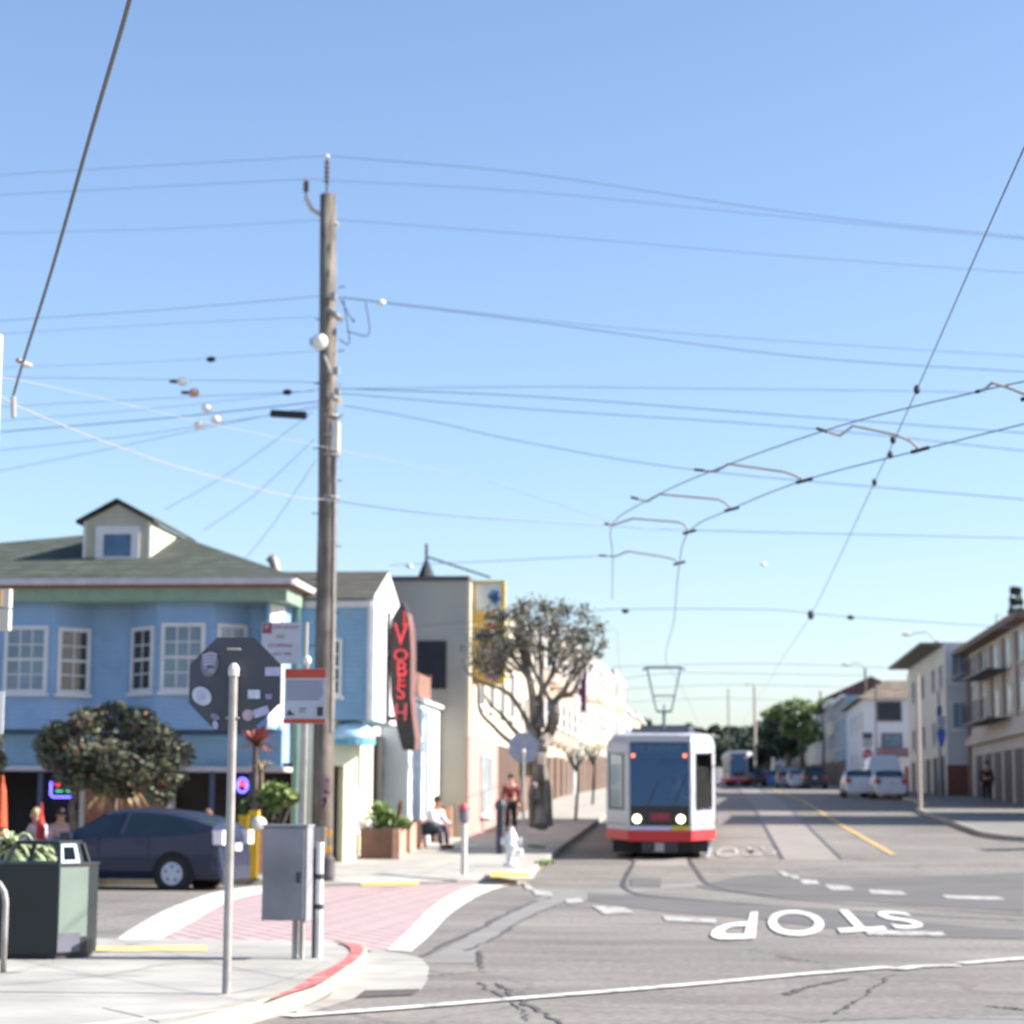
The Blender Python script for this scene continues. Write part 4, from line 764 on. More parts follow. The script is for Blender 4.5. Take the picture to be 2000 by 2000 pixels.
    for s in (-1,1): pn.tube([(s*.20,y,3.72),(s*.30,y-.1,4.15),(s*.46,y,4.92)],.025,6)
    pn.tube([(-.31,y-.1,4.15),(.31,y-.1,4.15)],.022,6); pn.tube([(-.58,y,4.86),(-.48,y,4.93),(.48,y,4.93),(.58,y,4.86)],.035,6); pn.tube([(-.48,y+.3,4.93),(.48,y+.3,4.93)],.025,6); pn.tube([(0,y+.3,3.9),(0,y,3.5)],.03,6); pn.build('pantograph',mat('pantograph_steel',(.10,.15,.19),.5,metal=.4),r)
    return r
tram=make_tram('silver and red tram facing the camera with lit headlights and raised pantograph','trams on the street'); tram.rotation_mode='XYZ'
tram2=copy_tree(tram); tag(tram2,'second silver and red tram far up the street, half hidden behind the front one')
for ch in [x for x in bpy.data.objects if x.parent==tram2 and x.name.startswith('headlight')]: ch.data=ch.data.copy(); ch.data.materials[0]=mat('unlit_lamp',(.35,.35,.36),.3)
tram.location=(T1,54.3,g(56)-.02); tram.rotation_euler=(atan(.033),0,0)
tram2.location=(T2-.30,195,g(196)+.02); tram2.rotation_euler=(atan(.015),0,0)
# ---------------- cars
tyre=mat('tyre_rubber',(.02,.02,.02),.9,.2,6); cglass=mat('car_glass',(.025,.04,.055),.05,.2,1.0); chrome=mat('wheel_silver',(.42,.44,.56),.35,.1,6,metal=.3)
def make_car(name,label,cat,paint,st_,hw,wheels,rw,group=None,win=(0,99),gz=None,tail=None,plate=True):
    """st_: stations (x, zbelt, ztop, width factor); x runs from nose (0) to tail, car built along +x, nose at x=0"""
    r=empty(name,(0,0,0),label,cat,group); body=MB(); gl=MB(); zb=.20
    rings=[]
    for x,zbel,zt,wf in st_:
        w_=hw*wf; gh=zt-zbel
        if gh>.08: up=[(w_*.97,zbel),(w_*(.97-.20*min(1,gh/.45)),zt-.07),(w_*.60,zt),(0,zt+.01)]
        else: up=[(w_*.95,zbel),(w_*.8,zbel+.02),(w_*.5,zt),(0,zt+.005)]
        rings.append([(x,y,z) for y,z in [(w_*.88,zb),(w_*.98,zb+.15),(w_*1.0,(zb+zbel)/2),(w_*.99,zbel-.08)]+up])
    n=len(rings[0])
    for s in (1,-1):
        for i in range(len(rings)-1):
            for j in range(n-1):
                q=[rings[i][j],rings[i+1][j],rings[i+1][j+1],rings[i][j+1]]; q=[(p[0],p[1]*s,p[2]) for p in q]
                if s<0: q=q[::-1]
                xm=(q[0][0]+q[1][0])/2; g0=st_[i][2]-st_[i][1]; g1=st_[i+1][2]-st_[i+1][1]
                isg=False
                if j==4 and (g0>.08 or g1>.08) and win[0]<xm<win[1]: isg=True
                if j in (5,6) and (g0>.08)!=(g1>.08): isg=True      # windscreen and rear screen
                if j in (5,6) and gz and gz(xm): isg=True
                (gl if isg else body).add(q,[(0,1,2,3)])
    for k,rg in ((0,rings[0]),(-1,rings[-1])):
        body.poly([(p[0],p[1],p[2]) for p in rg]+[(p[0],-p[1],p[2]) for p in rg[::-1]])
    bo=body.build('body',paint,r,smooth=False); gl.build('glazing',cglass,r)
    pm=MB()                                 # pillars and door seams
    for x in wheels[2]:
        for s in (1,-1):
            z0=None
            for i in range(len(st_)-1):
                if st_[i][0]<=x<=st_[i+1][0]:
                    f=(x-st_[i][0])/(st_[i+1][0]-st_[i][0]); zb2=st_[i][1]+(st_[i+1][1]-st_[i][1])*f; zt2=st_[i][2]+(st_[i+1][2]-st_[i][2])*f; wf=st_[i][3]
            pm.tube([(x,s*hw*wf*.985,zb2-.02),(x+.12,s*hw*wf*.78,zt2-.05)],.035,5)
    if pm.v: pm.build('pillar',paint,r)
    for x in wheels[:2]:
        for s in (1,-1):
            b=MB(); b.tube([(x,s*(hw*.80),rw+.02),(x,s*(hw*1.004),rw+.02)],rw+.075,20); b.build('wheel_arch',mat('arch_black',(.012,.012,.012),.95),r)
            b=MB(); b.tube([(x,s*(hw*.78),rw),(x,s*(hw*1.012),rw)],rw,20); w2=b.build('wheel',tyre,r)
            b=MB(); b.tube([(x,s*(hw*1.012),rw),(x,s*(hw*1.022),rw)],rw*.68,16); b.build('rim',chrome,w2)
            b=MB(); 
            for k in range(5):
                an=2*pi*k/5+.3; c=(x+cos(an)*rw*.42,rw+sin(an)*rw*.42); b.tube([(c[0],s*hw*1.020,c[1]),(c[0],s*hw*1.026,c[1])],rw*.085,8)
            b.build('rim_holes',tyre,w2)
    Lx=st_[-1][0]
    tl=tail or [(Lx-.14,.72,.95)]
    for x,z0,z1 in tl:
        for s in (1,-1): b=MB(); b.box(x,Lx+.012,*sorted((s*hw*.60,s*hw*.93)),z0,z1); b.build('tail_light',mat('tail_lamp',(.45,.03,.03),.3),r)
    for s in (1,-1): b=MB(); b.box(-.01,.2,*sorted((s*hw*.45,s*hw*.72)),.58,.72); b.build('headlight',mat('clear_lamp',(.7,.7,.72),.15),r)
    if plate: b=MB(); b.box(Lx+.002,Lx+.02,-.16,.16,.72,.86); b.build('number_plate',mat('plate_white',(.6,.6,.58),.5),r)
    return r
def hatch(): return [(0,.50,.55,.72),(.12,.66,.70,.86),(.5,.80,.84,.95),(1.0,.90,.93,.99),(1.15,.93,.97,1),(2.05,1.0,1.44,1),(2.45,1.02,1.49,1),(2.95,1.04,1.49,1),(3.5,1.07,1.43,.99),(3.95,1.12,1.33,.98),(4.25,1.17,1.24,.94),(4.36,.95,.97,.90),(4.42,.60,.62,.86),(4.44,.42,.44,.80)]
navy=mat('navy_car_paint',(.028,.034,.066),.2,.05,1.0,metal=.25); 
car=make_car('parked_car','dark navy hatchback parked at the kerb in front of the cafe','car',navy,hatch(),.865,(.82,3.50,(2.45,)),.31,win=(1.2,3.9),tail=[(4.2,.84,1.10)],group=None)
car.location=(X_(34,41.9,1690),42.05,0); car.scale=(1.04,1.04,1.04); car.rotation_euler=(0,0,radians(-8.5))
for ch in list(car.children):
    if ch.name.startswith('tail_light'): ch.data.materials[0]=mat('clear_tail_lamp',(.80,.72,.74),.12,.05,3); ch['label']='clear white tail light cluster'
for s in (1,-1):
    for x,z in ((2.72,.86),(1.75,.84)):
        b=MB(); b.box(x,x+.18,*sorted((s*.862,s*.885)),z,z+.04); o_=b.build('door_handle',mat('seam_navy',(.02,.025,.06),.5),None); o_.parent=car
    for x,z0 in ((2.0,.35),(3.0,.5)):
        b=MB(); b.box(x,x+.025,*sorted((s*.860,s*.869)),z0,.98); o_=b.build('door_seam',MATS['seam_navy'],None); o_.parent=car

for s in (1,-1): b=MB(); b.box(1.30,1.5,*sorted((s*.88,s*1.02)),.92,1.05); o_=b.build('wing_mirror',navy,None); o_.parent=car
sedan=[(0,.5,.55,.75),(.15,.68,.72,.9),(1.1,.90,.93,.98),(1.45,.94,.98,1),(2.1,.98,1.38,1),(2.6,1.0,1.43,1),(3.2,1.0,1.40,1),(3.75,1.0,1.04,.98),(4.5,.98,1.01,.93),(4.62,.6,.65,.88),(4.65,.42,.46,.85)]
van=[(0,.6,.65,.85),(.2,.95,1.0,.95),(.9,1.15,1.2,1),(1.2,1.2,1.26,1),(1.9,1.25,2.0,1),(2.4,1.25,2.12,1),(5.0,1.25,2.14,1),(5.15,1.25,2.08,.98)]
suv=[(0,.6,.65,.8),(.15,.85,.9,.92),(1.1,1.02,1.06,1),(1.4,1.05,1.1,1),(2.0,1.08,1.6,1),(2.6,1.1,1.68,1),(4.0,1.1,1.66,1),(4.4,1.1,1.25,.97),(4.55,.9,.92,.94),(4.58,.45,.5,.9)]
cw=mat('white_car_paint',(.62,.64,.70),.25,.04,1); cg=mat('grey_car_paint',(.20,.22,.24),.3,.05,1,metal=.4); cd=mat('black_car_paint',(.02,.022,.03),.25,.05,1); cb=mat('blue_car_paint',(.08,.16,.42),.3,.05,1); csv=mat('silver_car_paint',(.45,.50,.56),.3,.05,1,metal=.4)
GC='cars parked along the right kerb'
def park(c,px,Y,rot=90,left=False):
    X=X_(px,Y,1560); c.location=(X,Y,g(Y)); 
    # car is modelled nose at x=0 to tail +x; seen from behind: tail towards the camera
    c.rotation_euler=(0,atan(-.02)*0,radians(-90)); return c
s1=make_car('parked_car','white saloon parked at the right kerb, rear towards us in front of the white van','car',cw,sedan,.875,(.85,3.6,(2.65,)),.31,GC,(1.5,3.4)); park(s1,1727,113.5)
v1=make_car('parked_van','tall white van between the two white saloons on the right','van',mat('white_van_paint',(.60,.66,.76),.3,.04,1),van,.97,(.95,4.1,()),.34,GC,(1.2,2.5)); park(v1,1714,121)
def dup(src,label,paint,px,Y):
    c=copy_tree(src); tag(c,label); 
    for ch in [x for x in bpy.data.objects if x.parent==c]:
        if ch.name.split('.')[0] in('body','pillar'): ch.data=ch.data.copy(); ch.data.materials[0]=paint
    return park(c,px,Y)
dup(s1,'white saloon standing in the lane left of the van, rear towards us',cw,1671,119)
u1=make_car('parked_car','black boxy car parked beyond the cross street, below the green tree','car',cd,suv,.93,(.9,3.6,(2.6,)),.35,GC,(1.4,3.9)); park(u1,1587,166)
dup(s1,'silver saloon beside the black boxy car far down the right side',csv,1557,172); dup(u1,'dark grey car far down the street left of the silver saloon',cg,1537,178)
dup(s1,'blue car in the distance left of the grey car',cb,1512,200); dup(s1,'small blue car far up the street near the second tram',cb,1490,215); dup(u1,'dark car just right of the second tram',cd,1472,205)
# ============================================================ PEOPLE
skin=mat('skin',(.50,.30,.22),.6,.06,3); skin2=mat('skin_tan',(.40,.22,.15),.6,.06,3)
def skinned(name,J,E,R,m,parent,root=0,sub=1):
    me=bpy.data.meshes.new(name); me.from_pydata([J[k] for k in range(len(J))],E,[]); o=bpy.data.objects.new(name,me); COL.objects.link(o)
    md=o.modifiers.new('s','SKIN'); md.use_smooth_shade=True
    for i,v in enumerate(me.skin_vertices[0].data): v.radius=(R[i],R[i]) if not isinstance(R[i],tuple) else R[i]; v.use_root=(i==root)
    sb=o.modifiers.new('d','SUBSURF'); sb.levels=sub; sb.render_levels=sub
    dg=bpy.context.evaluated_depsgraph_get(); dg.update(); m2=bpy.data.meshes.new_from_object(o.evaluated_get(dg)); bpy.data.objects.remove(o); bpy.data.meshes.remove(me)
    m2.materials.clear(); m2.materials.append(m); m2.name=name
    for p in m2.polygons: p.use_smooth=True
    o=bpy.data.objects.new(name,m2); COL.objects.link(o)
    if parent: o.parent=parent
    return o
def person(label,pose='stand',top=None,legs=None,hair=None,sk=None,h=1.72,bust=False,shoes=None):
    """local: faces -Y, feet at z=0 (or seat pose with hips at .48)"""
    r=empty('person',(0,0,0),label,'person'); sk=sk or skin; k=h/1.75
    if pose=='sit': hip=(0,0,.55); tl=.42
    else: hip=(0,0,.95)
    hx,hy,hz=hip; lean=-.26 if pose=='sit' else -.02
    J=[hip,(0,lean*.35,hz+.22),(0,lean*.8,hz+.44),(0,lean*.95,hz+.54),(0,lean*1.05-.01,hz+.64),(0,lean*1.1-.03,hz+.75)]   # pelvis, waist, chest, neck, skull base, crown
    R=[.15,.13,.155,.06,.095,.085]; E=[(0,1),(1,2),(2,3),(3,4),(4,5)]
    arms=[];legsi=[]
    for s in (-1,1):
        i=len(J); 
        if pose=='sit': J+=[(s*.19,lean*.8,hz+.43),(s*.25,lean*.8-.10,hz+.18),(s*.16,lean*.8-.36,hz+.08),(s*.13,lean*.8-.44,hz+.06)]
        elif pose=='walk': J+=[(s*.19,0,hz+.43),(s*.24,s*.10,hz+.16),(s*.25,s*.10-.12,hz-.08),(s*.25,s*.10-.17,hz-.17)]
        elif pose=='drive': J+=[(s*.19,0,hz+.43),(s*.25,-.10,hz+.18),(s*.18,-.36,hz+.22),(s*.16,-.44,hz+.24)]
        else: J+=[(s*.19,0,hz+.43),(s*.25,.02,hz+.15),(s*.26,-.06,hz-.10),(s*.26,-.09,hz-.19)]
        R+=[.065,.048,.036,.042]; E+=[(2,i),(i,i+1),(i+1,i+2),(i+2,i+3)]; arms.append(i)
        i=len(J)
        if pose=='sit': J+=[(s*.10,-.05,hz-.03),(s*.13,-.45,hz-.03),(s*.13,-.50,.09),(s*.13,-.64,.05)]
        elif pose=='walk': J+=[(s*.09,0,hz-.08),(s*.10,-.10 if s<0 else .06,.50),(s*.10,-.22 if s<0 else .24,.09),(s*.10,-.38 if s<0 else .12,.05)]
        else: J+=[(s*.09,0,hz-.08),(s*.10,-.02,.50),(s*.11,.02,.09),(s*.11,-.13,.05)]
        R+=[.10,.068,.048,.042]; E+=[(0,i),(i,i+1),(i+1,i+2),(i+2,i+3)]; legsi.append(i)
    skinned('body',J,E,R,sk,r)
    # clothing: slightly larger skins over parts of the same skeleton
    def sub(idx,names,m,gr,root=0):
        mp={a:b for b,a in enumerate(idx)}; skinned(names,[J[a] for a in idx],[(mp[a],mp[b]) for a,b in E if a in mp and b in mp],[R[a]+gr for a in idx],m,r,root)
    ai=[x for a in arms for x in (a,a+1,a+2)]
    sub([0,1,2]+ai,'jacket',top or cg,.022); sub([0]+[x for l in legsi for x in (l,l+1,l+2)],'trousers',legs or cd,.018)
    for l in legsi:
        b=MB(); p=J[l+2]; b.ball((p[0],p[1]-.08,.055),.11,10,(.45,1.3,.5)); b.build('shoe',shoes or cd,None,smooth=True).parent=r
    hc_=J[4]; c=Vector(hc_)*.5+Vector(J[5])*.5
    b=MB(); b.ball((c.x,c.y+.035,c.z+.035),.115,12,(.92,1.0,1.05)); hr=b.build('hair',hair or tyre,None,smooth=True); hr.parent=r
    # face: nose, eyes, mouth, ears
    b=MB(); b.ball((c.x,c.y-.115,c.z-.02),.018,6,(.8,1.2,1.3)); b.ball((c.x-.095,c.y-.0,c.z-.02),.025,6,(.5,.8,1.3)); b.ball((c.x+.095,c.y,c.z-.02),.025,6,(.5,.8,1.3)); b.build('nose_and_ears',sk,None,smooth=True).parent=r
    b=MB(); b.ball((c.x-.035,c.y-.10,c.z+.01),.012,6); b.ball((c.x+.035,c.y-.10,c.z+.01),.012,6); b.build('eyes',tyre,None).parent=r
    b=MB(); b.box(c.x-.025,c.x+.025,c.y-.108,c.y-.10,c.z-.062,c.z-.054); b.build('mouth',mat('lips',(.35,.12,.10),.6),None).parent=r
    for a in arms:                            # hands: palm, four fingers and a thumb
        p=Vector(J[a+3]); d=(p-Vector(J[a+2])).normalized(); sd_=d.cross(Vector((0,0,1))); sd_=sd_.normalized() if sd_.length>.1 else Vector((1,0,0)); b=MB(); b.ball(p,.042,8,(.9,.9,1.0))
        for q in range(4): s0=p+sd_*(q-1.5)*.018; l=[.075,.085,.08,.062][q]; b.tube([s0,s0+d*l*.6,s0+d*l+Vector((0,.01,-.02))],.009,5)
        t0=p+sd_*.036; b.tube([t0,t0+d*.03+sd_*.018,t0+d*.055+sd_*.012],.010,5); b.build('hand',sk,None,smooth=True).parent=r
    r.scale=(k,k,k); return r
def put(p,x,y,z,rz=0): p.location=(x,y,z); p.rotation_euler=(0,0,rz); return p
hairb=mat('dark_hair',(.02,.015,.012),.7); red_j=mat('dark_red_jacket',(.16,.02,.03),.8,.15,5); whs=mat('white_shirt',(.62,.64,.68),.8,.1,5); jean=mat('dark_denim',(.035,.045,.08),.9,.2,6); blk=mat('black_clothes',(.015,.016,.02),.9,.2,5); khaki=mat('tan_trousers',(.35,.26,.2),.8)
put(person('person in white shirt and dark cap sitting on the left pavement beside the planters','sit',whs,jean,hairb,skin2,shoes=tyre),-7.45,56.0,g(56)+.15,radians(60))
put(person('person in a dark red jacket walking towards us on the left pavement','walk',red_j,blk,hairb,skin),X_(998,66,1540),66,g(66)+.15)
put(person('dark clothed person standing by the garage doors on the far right pavement','stand',mat('green_black_jacket',(.015,.03,.025),.9),blk,hairb,skin2,h=1.8),X_(1928,100,1540),100,g(100)+.15)
put(person('driver at the controls behind the front tram windscreen','drive',mat('brown_uniform',(.12,.08,.05),.8),blk,mat('grey_hair',(.25,.22,.2),.8),skin,h=1.6),T1+.44,55.22,g(56)+.42)
put(person('cafe guest in pink seated at a table left of the navy car','sit',mat('pink_top',(.62,.42,.45),.8),blk,hairb,skin),X_(118,46.6,1590),46.6,.17,radians(20))
put(person('cafe guest in white seated beside the one in pink','sit',whs,khaki,mat('fair_hair',(.45,.36,.22),.8),skin),X_(88,46.9,1590),46.9,.17,radians(-30))
put(person('cafe guest seen over the rear roof of the navy car','sit',blk,blk,mat('brown_hair',(.15,.08,.05),.8),skin),X_(407,46.8,1598),46.8,.17,radians(10))
# ============================================================ TREES AND PLANTS
bark=mat('bark',(.13,.10,.085),.95,.3,6,.3); barkd=mat('dark_bark',(.035,.035,.04),.95,.3,6,.2); barkg=mat('grey_bark',(.19,.165,.145),.95,.25,6,.3)
def crown(parent,clumps,m,n,size,shell=.35,flat=.6,name='crown',extra=None):
    b=MB()
    for c in clumps: b.leaves(c[:3],c[3:6],int(n*(c[6] if len(c)>6 else 1)),size,flat,shell)
    if extra:
        b.m=1
        for c in clumps: b.leaves(c[:3],[q*1.04 for q in c[3:6]],int(n*extra),size*.9,flat,.9)
    return b
# 1 flowering round tree in front of the cafe
leafA=mat('olive_foliage',(.050,.058,.036),.7,.5,1.2,island=.55,col2=(.19,.195,.12)); flow=mat('red_bottlebrush',(.22,.085,.055),.8,.3,2,island=.4)
YT=45.3
def tp(vx,vy,Y=YT): return at(vx*V,vy*V,Y)
random.seed(21)
def flower_tree(label,clv,trunkv,Y,n=420):
    t0=tp(*trunkv[0],Y); r=empty('flowering_tree',(t0[0],Y,g(Y)+.15),label,'tree','round flowering trees in front of the cafe')
    b=MB(); P=[(t0[0],Y,.1)]+[tp(*q,Y) for q in trunkv[1:]]; b.tube(P,.10,8,r2=.06)
    for c in clv[:7]: q=tp(c[0],c[1],Y); b.tube([P[-1],((P[-1][0]+q[0])/2,Y,(P[-1][2]+q[2])/2-.1),q],.04,5,r2=.015)
    b.build('trunk',bark,r)
    cl=[]
    for vx,vy,rv,dy in clv:
        p=tp(vx,vy,Y+dy); q=rv*V/94; cl.append((p[0],Y+dy,p[2],q*1.1,q*1.3,q*.85))
    crown(r,cl,leafA,n,.075,.45,extra=.05).build('crown',[leafA,flow],r)
    return r
flower_tree('dense round olive tree with red flowers standing over the navy car',[(120,1385,38,0),(165,1360,36,-.3),(215,1350,34,.1),(262,1362,36,0),(300,1392,36,-.2),(335,1425,34,.1),(318,1465,34,-.1),(270,1455,42,-.4),(220,1430,44,-.5),(165,1420,44,-.4),(110,1425,40,0),(90,1405,28,.2),(140,1465,38,-.2),(200,1475,36,0),(300,1500,26,-.2),(235,1485,30,.3),(215,1400,50,.4),(180,1440,46,.5),(250,1410,46,.5),(215,1455,44,.2),(285,1430,40,.3)],[(148,1585),(135,1520),(150,1470)],YT)
flower_tree('red flowering tree at the left edge, mostly cut off by the frame',[(-20,1400,26,0),(-14,1440,24,0),(-30,1470,30,0),(-50,1420,40,0),(-4,1425,12,0)],[(-40,1590),(-42,1500)],YT,300)
# palm-like spiky plant behind the car (dead leaf skirt)
def spiky(name,label,px,py,Y,m,n,L,cat='plant',droop=.3,up=.7,stemh=0,group=None,w=.05):
    p=at(px,py,Y); base=g(Y)+.15 if Y>40 else .15; r=empty(name,(p[0],Y,base),label,cat,group); b=MB(); z=p[2]
    if stemh: s=MB(); s.tube([(p[0],Y,base),(p[0],Y,z)],.07,7); s.build('stem',bark,r)
    for k in range(n):
        an=random.uniform(0,2*pi); el=random.uniform(-.2,1)*up; l=L*random.uniform(.7,1.1); pts=[]
        for q in range(5):
            t=q/4; pts.append(Vector((p[0]+cos(an)*cos(el)*l*t,Y+sin(an)*cos(el)*l*t,z+sin(el)*l*t-droop*l*t*t)))
        sd_=Vector((-sin(an),cos(an),0)); vs=[]
        for q,pt in enumerate(pts): ww=w*(1-(q/4)**2)+.002; vs+=[pt+sd_*ww,pt-sd_*ww]
        b.add(vs,[(2*q,2*q+1,2*q+3,2*q+2) for q in range(4)])
    b.build('leaves',m,r); return r
straw=mat('dry_palm_leaves',(.42,.34,.20),.8,.3,2,island=.3)
spiky('dry_palm','low palm with a pale dry leaf skirt in front of the brick panel',215*1.0+10,1530,46.3,straw,44,.95,droop=.9,up=.4,stemh=1)
spiky('red_cordyline','red leaved cordyline rising above the yellow stand',500,1452,46,mat('cordyline_red',(.28,.085,.07),.7,.3,2,island=.35),80,.66,stemh=1,droop=.15,up=1.1,w=.045)
spiky('tan_cordyline','tan dry topped plant under the red cordyline',510,1490,46.1,straw,30,.35,stemh=1,droop=.5,up=.6,w=.03)
lg=mat('bright_foliage',(.10,.16,.045),.7,.4,1.5,island=.5,col2=(.20,.27,.08)); lg2=mat('mid_foliage',(.07,.11,.04),.7,.4,1.5,island=.5,col2=(.14,.19,.07))
def shrub(label,blobs,Y,m,n,size,name='shrub',stem=True,group=None,shell=.4):
    p=tp(blobs[0][0],blobs[0][1],Y); base=g(Y)+.15; r=empty(name,(p[0],Y,base),label,'shrub',group); b=MB(); s=MB()
    for vx,vy,rv in blobs:
        q=tp(vx,vy,Y); rr=rv*V*Y/F; b.leaves(q,(rr*1.1,rr*1.1,rr*.8),n,size,.8,shell); s.tube([(p[0],Y,base),q],.03,5)
    s.build('stem',bark,r); b.build('foliage',m,r); return r
shrub('bushy pine like shrub behind the grey cabinet',[(500,1500,24),(520,1490,22),(540,1502,22),(485,1512,18),(553,1505,13),(515,1518,16)],46.2,lg,170,.09)
shrub('leafy green shrub behind the yellow stand',[(470,1530,24),(455,1550,22),(492,1545,22)],46.4,lg2,200,.09)
# leaves behind the litter bin
for i,(px,py,L,lab) in enumerate(((22,1655,.62,'arching pale green strap leaved plant at the left edge beyond the litter bin'),(78,1668,.45,'variegated strap leaved plant seen through the litter bin hood'))):
    spiky('strap_leaved_plant',lab,px,py,22.6,mat('variegated_leaves',(.16,.24,.10),.6,.4,3,island=.5,col2=(.45,.50,.30)),60,L,droop=.8,up=1.3,w=.035,group='strap leaved plants by the litter bin')
# bare pollarded street tree on the left pavement
Yt=60; random.seed(5)
p=gnd(1048,1655,.15); Yt=p[1]; bt=empty('pollarded_tree',(p[0],Yt,g(Yt)+.12),'large pollarded street tree with sparse grey crown on the left pavement','tree')
def t7(zx,zy): q=at(900+zx/4.025,1120+zy/4.025,Yt); return q
b=MB()
def br(pts,r0,r1):
    P=cr([t7(*q) for q in pts],4); P=[(q.x,q.y+ .25*sin(i*.7+pts[0][0]),q.z) for i,q in enumerate(P)] if len(pts)>2 else P; b.tube(P,r0,7,r2=r1)
br([(640,1990),(635,1700),(625,1500),(640,1330)],.20,.18); br([(560,1990),(560,1750),(590,1600),(630,1480)],.11,.10)
b.tube([(q[0],Yt,q[2]) for q in (t7(690,1990),t7(680,1700),t7(650,1520))],.12,8,r2=.10)
for pts,r0,r1 in [([(640,1400),(580,1180),(560,900),(480,640),(440,430)],.16,.05),([(640,1380),(700,1250),(760,1100),(740,1000),(830,900),(900,700),(850,420)],.15,.04),([(630,1300),(560,1250),(500,1130),(400,970),(300,900),(150,850),(40,760)],.10,.03),
  ([(590,1350),(480,1380),(350,1290),(250,1200),(160,1090),(130,900),(100,840)],.08,.03),([(560,1380),(430,1240),(330,1120),(240,1040),(200,960)],.08,.03),([(640,1200),(620,1050),(640,850),(620,600),(620,380)],.10,.03),([(600,1000),(700,830),(740,640),(780,420)],.08,.03),
  ([(780,960),(900,920),(980,700),(1050,520)],.08,.03),([(700,1000),(640,880),(560,740),(520,520)],.07,.03),([(560,880),(480,760),(380,600),(360,420)],.06,.02),([(850,850),(1000,700),(1100,560),(1130,430)],.06,.02),([(640,1330),(700,1180),(720,1080)],.12,.08)]: br(pts,r0,r1)
tips=[]
for _ in range(70):
    a=random.uniform(pi*.02,pi*.98); zx=600+500*cos(a)*random.uniform(.35,1.0); zy=760-560*sin(a)*random.uniform(.3,1)
    q=Vector(t7(zx,zy)); o_=Vector(t7(620+ (zx-620)*.55,900+(zy-900)*.5)); dy=random.uniform(-1.1,1.1); b.tube([o_,(o_+q)/2+Vector((random.uniform(-.1,.1),dy*.5,.05)),q+Vector((0,dy,0))],.028,4,r2=.008); tips.append((q+Vector((0,dy,0))))
b.build('trunk',barkg,bt)
leafB=mat('grey_green_foliage',(.105,.10,.07),.8,.4,1.2,island=.5,col2=(.24,.235,.19)); b=MB()
for q in tips: b.leaves(q,(.30,.34,.34),40,.065,1.0,.1)
for zx,zy,rr in [(180,640,.9),(240,480,.8),(300,760,.6),(140,500,.45),(250,330,.5),(450,300,.45),(640,260,.5),(820,290,.5),(960,330,.55),(1080,420,.4),(560,400,.5),(760,420,.4),(330,350,.5),(1120,560,.25),(1060,640,.3),(900,520,.35),(420,560,.4),(1000,520,.35)]: b.leaves(t7(zx,zy),(rr*.8,rr*.9,rr*.7),int(240*rr),.065,1.0,.1)
b.build('crown',leafB,bt)
# green tree and other trees right of the tram
def round_tree(label,px,Y,ztop_px,r_px,m,trunkpx=None,group=None,nb=9,n=260,size=None,name='tree',seed=1,asp=.75):
    random.seed(seed); s=F/Y; c=at(px,ztop_px+r_px*asp,Y); rr=r_px/s; base=g(Y)+.1; r=empty(name,(c[0],Y,base),label,'tree',group)
    size=size or max(.10,rr*.07); b=MB(); b.tube([(c[0],Y,base),(c[0]+.1*rr,Y,(base+c[2])/2),(c[0],Y,c[2])],rr*.11,7,r2=rr*.05)
    cl=[]
    for k in range(nb):
        an=2*pi*k/nb+random.random(); q=rr*random.uniform(.35,.68); h=random.uniform(-.55,.55)*rr*asp; cc=(c[0]+cos(an)*q,Y+sin(an)*q,c[2]+h); cl.append((*cc,rr*random.uniform(.28,.44),rr*.4,rr*random.uniform(.22,.36))); b.tube([(c[0],Y,c[2]-rr*.5),cc],rr*.04,5,r2=rr*.015)
    cl.append((c[0],Y,c[2]+rr*asp*.45,rr*.45,rr*.45,rr*.35)); b.build('trunk',bark,r); crown(r,cl,m,n,size,.35).build('crown',m,r); return r
gt=mat('lime_foliage',(.13,.19,.055),.7,.35,.5,island=.45,col2=(.24,.31,.10)); dk=mat('dark_evergreen',(.028,.048,.030),.8,.4,.15,island=.5,col2=(.055,.080,.045))
random.seed(9); Yg=198; q0=at(1575,1480,Yg); gr=empty('green_tree',(q0[0],Yg,g(Yg)+.1),'bright green tree with layered crown over the parked cars right of the tram','tree')
def t8(zx,zy,Y=Yg): return at(1380+zx/4.6,1350+zy/4.6,Y)
b=MB(); b.tube([(t8(850,0)[0],Yg,g(Yg)),t8(860,600),t8(850,400)],.30,7,r2=.18)
for q in [(760,200),(900,150),(960,380),(760,360),(560,230)]: b.tube([t8(850,430),t8(*q)],.12,5,r2=.05)
b.build('trunk',bark,gr)
cl=[]
for zx,zy,rr in [(700,170,1.3),(800,120,1.25),(900,150,1.2),(880,230,1.1),(780,250,.9),(560,210,.9),(620,180,.9),(940,320,1.3),(860,370,1.1),(740,360,.9),(980,400,1.0),(900,440,.9),(860,520,.55),(720,290,.6)]: q=t8(zx,zy); cl.append((q[0],Yg+random.uniform(-.6,.6),q[2],rr*.85,rr,rr*.62))
crown(gr,cl,gt,230,.20,.4).build('crown',gt,gr)
round_tree('dark shaded tree crown right behind the bright green tree',1625-20,212,1362,26,lg2,seed=31,group=None,n=150)
GD='dark evergreen trees closing the far end of the street'
labs=['dark evergreen just right of the front tram roof','dark evergreen tree filling the gap above the second tram','dark evergreen low above the blue car','broad dark evergreen behind the pale pole','dark evergreen just left of the bright green tree','dark evergreen seen right above the second tram','dark evergreen tree left in the clump over the far cars','tallest dark evergreen above the far cars','dark evergreen right of the tram, lowest of the clump','wide dark evergreen beside the bright green tree','dark evergreen half hidden by the second tram']
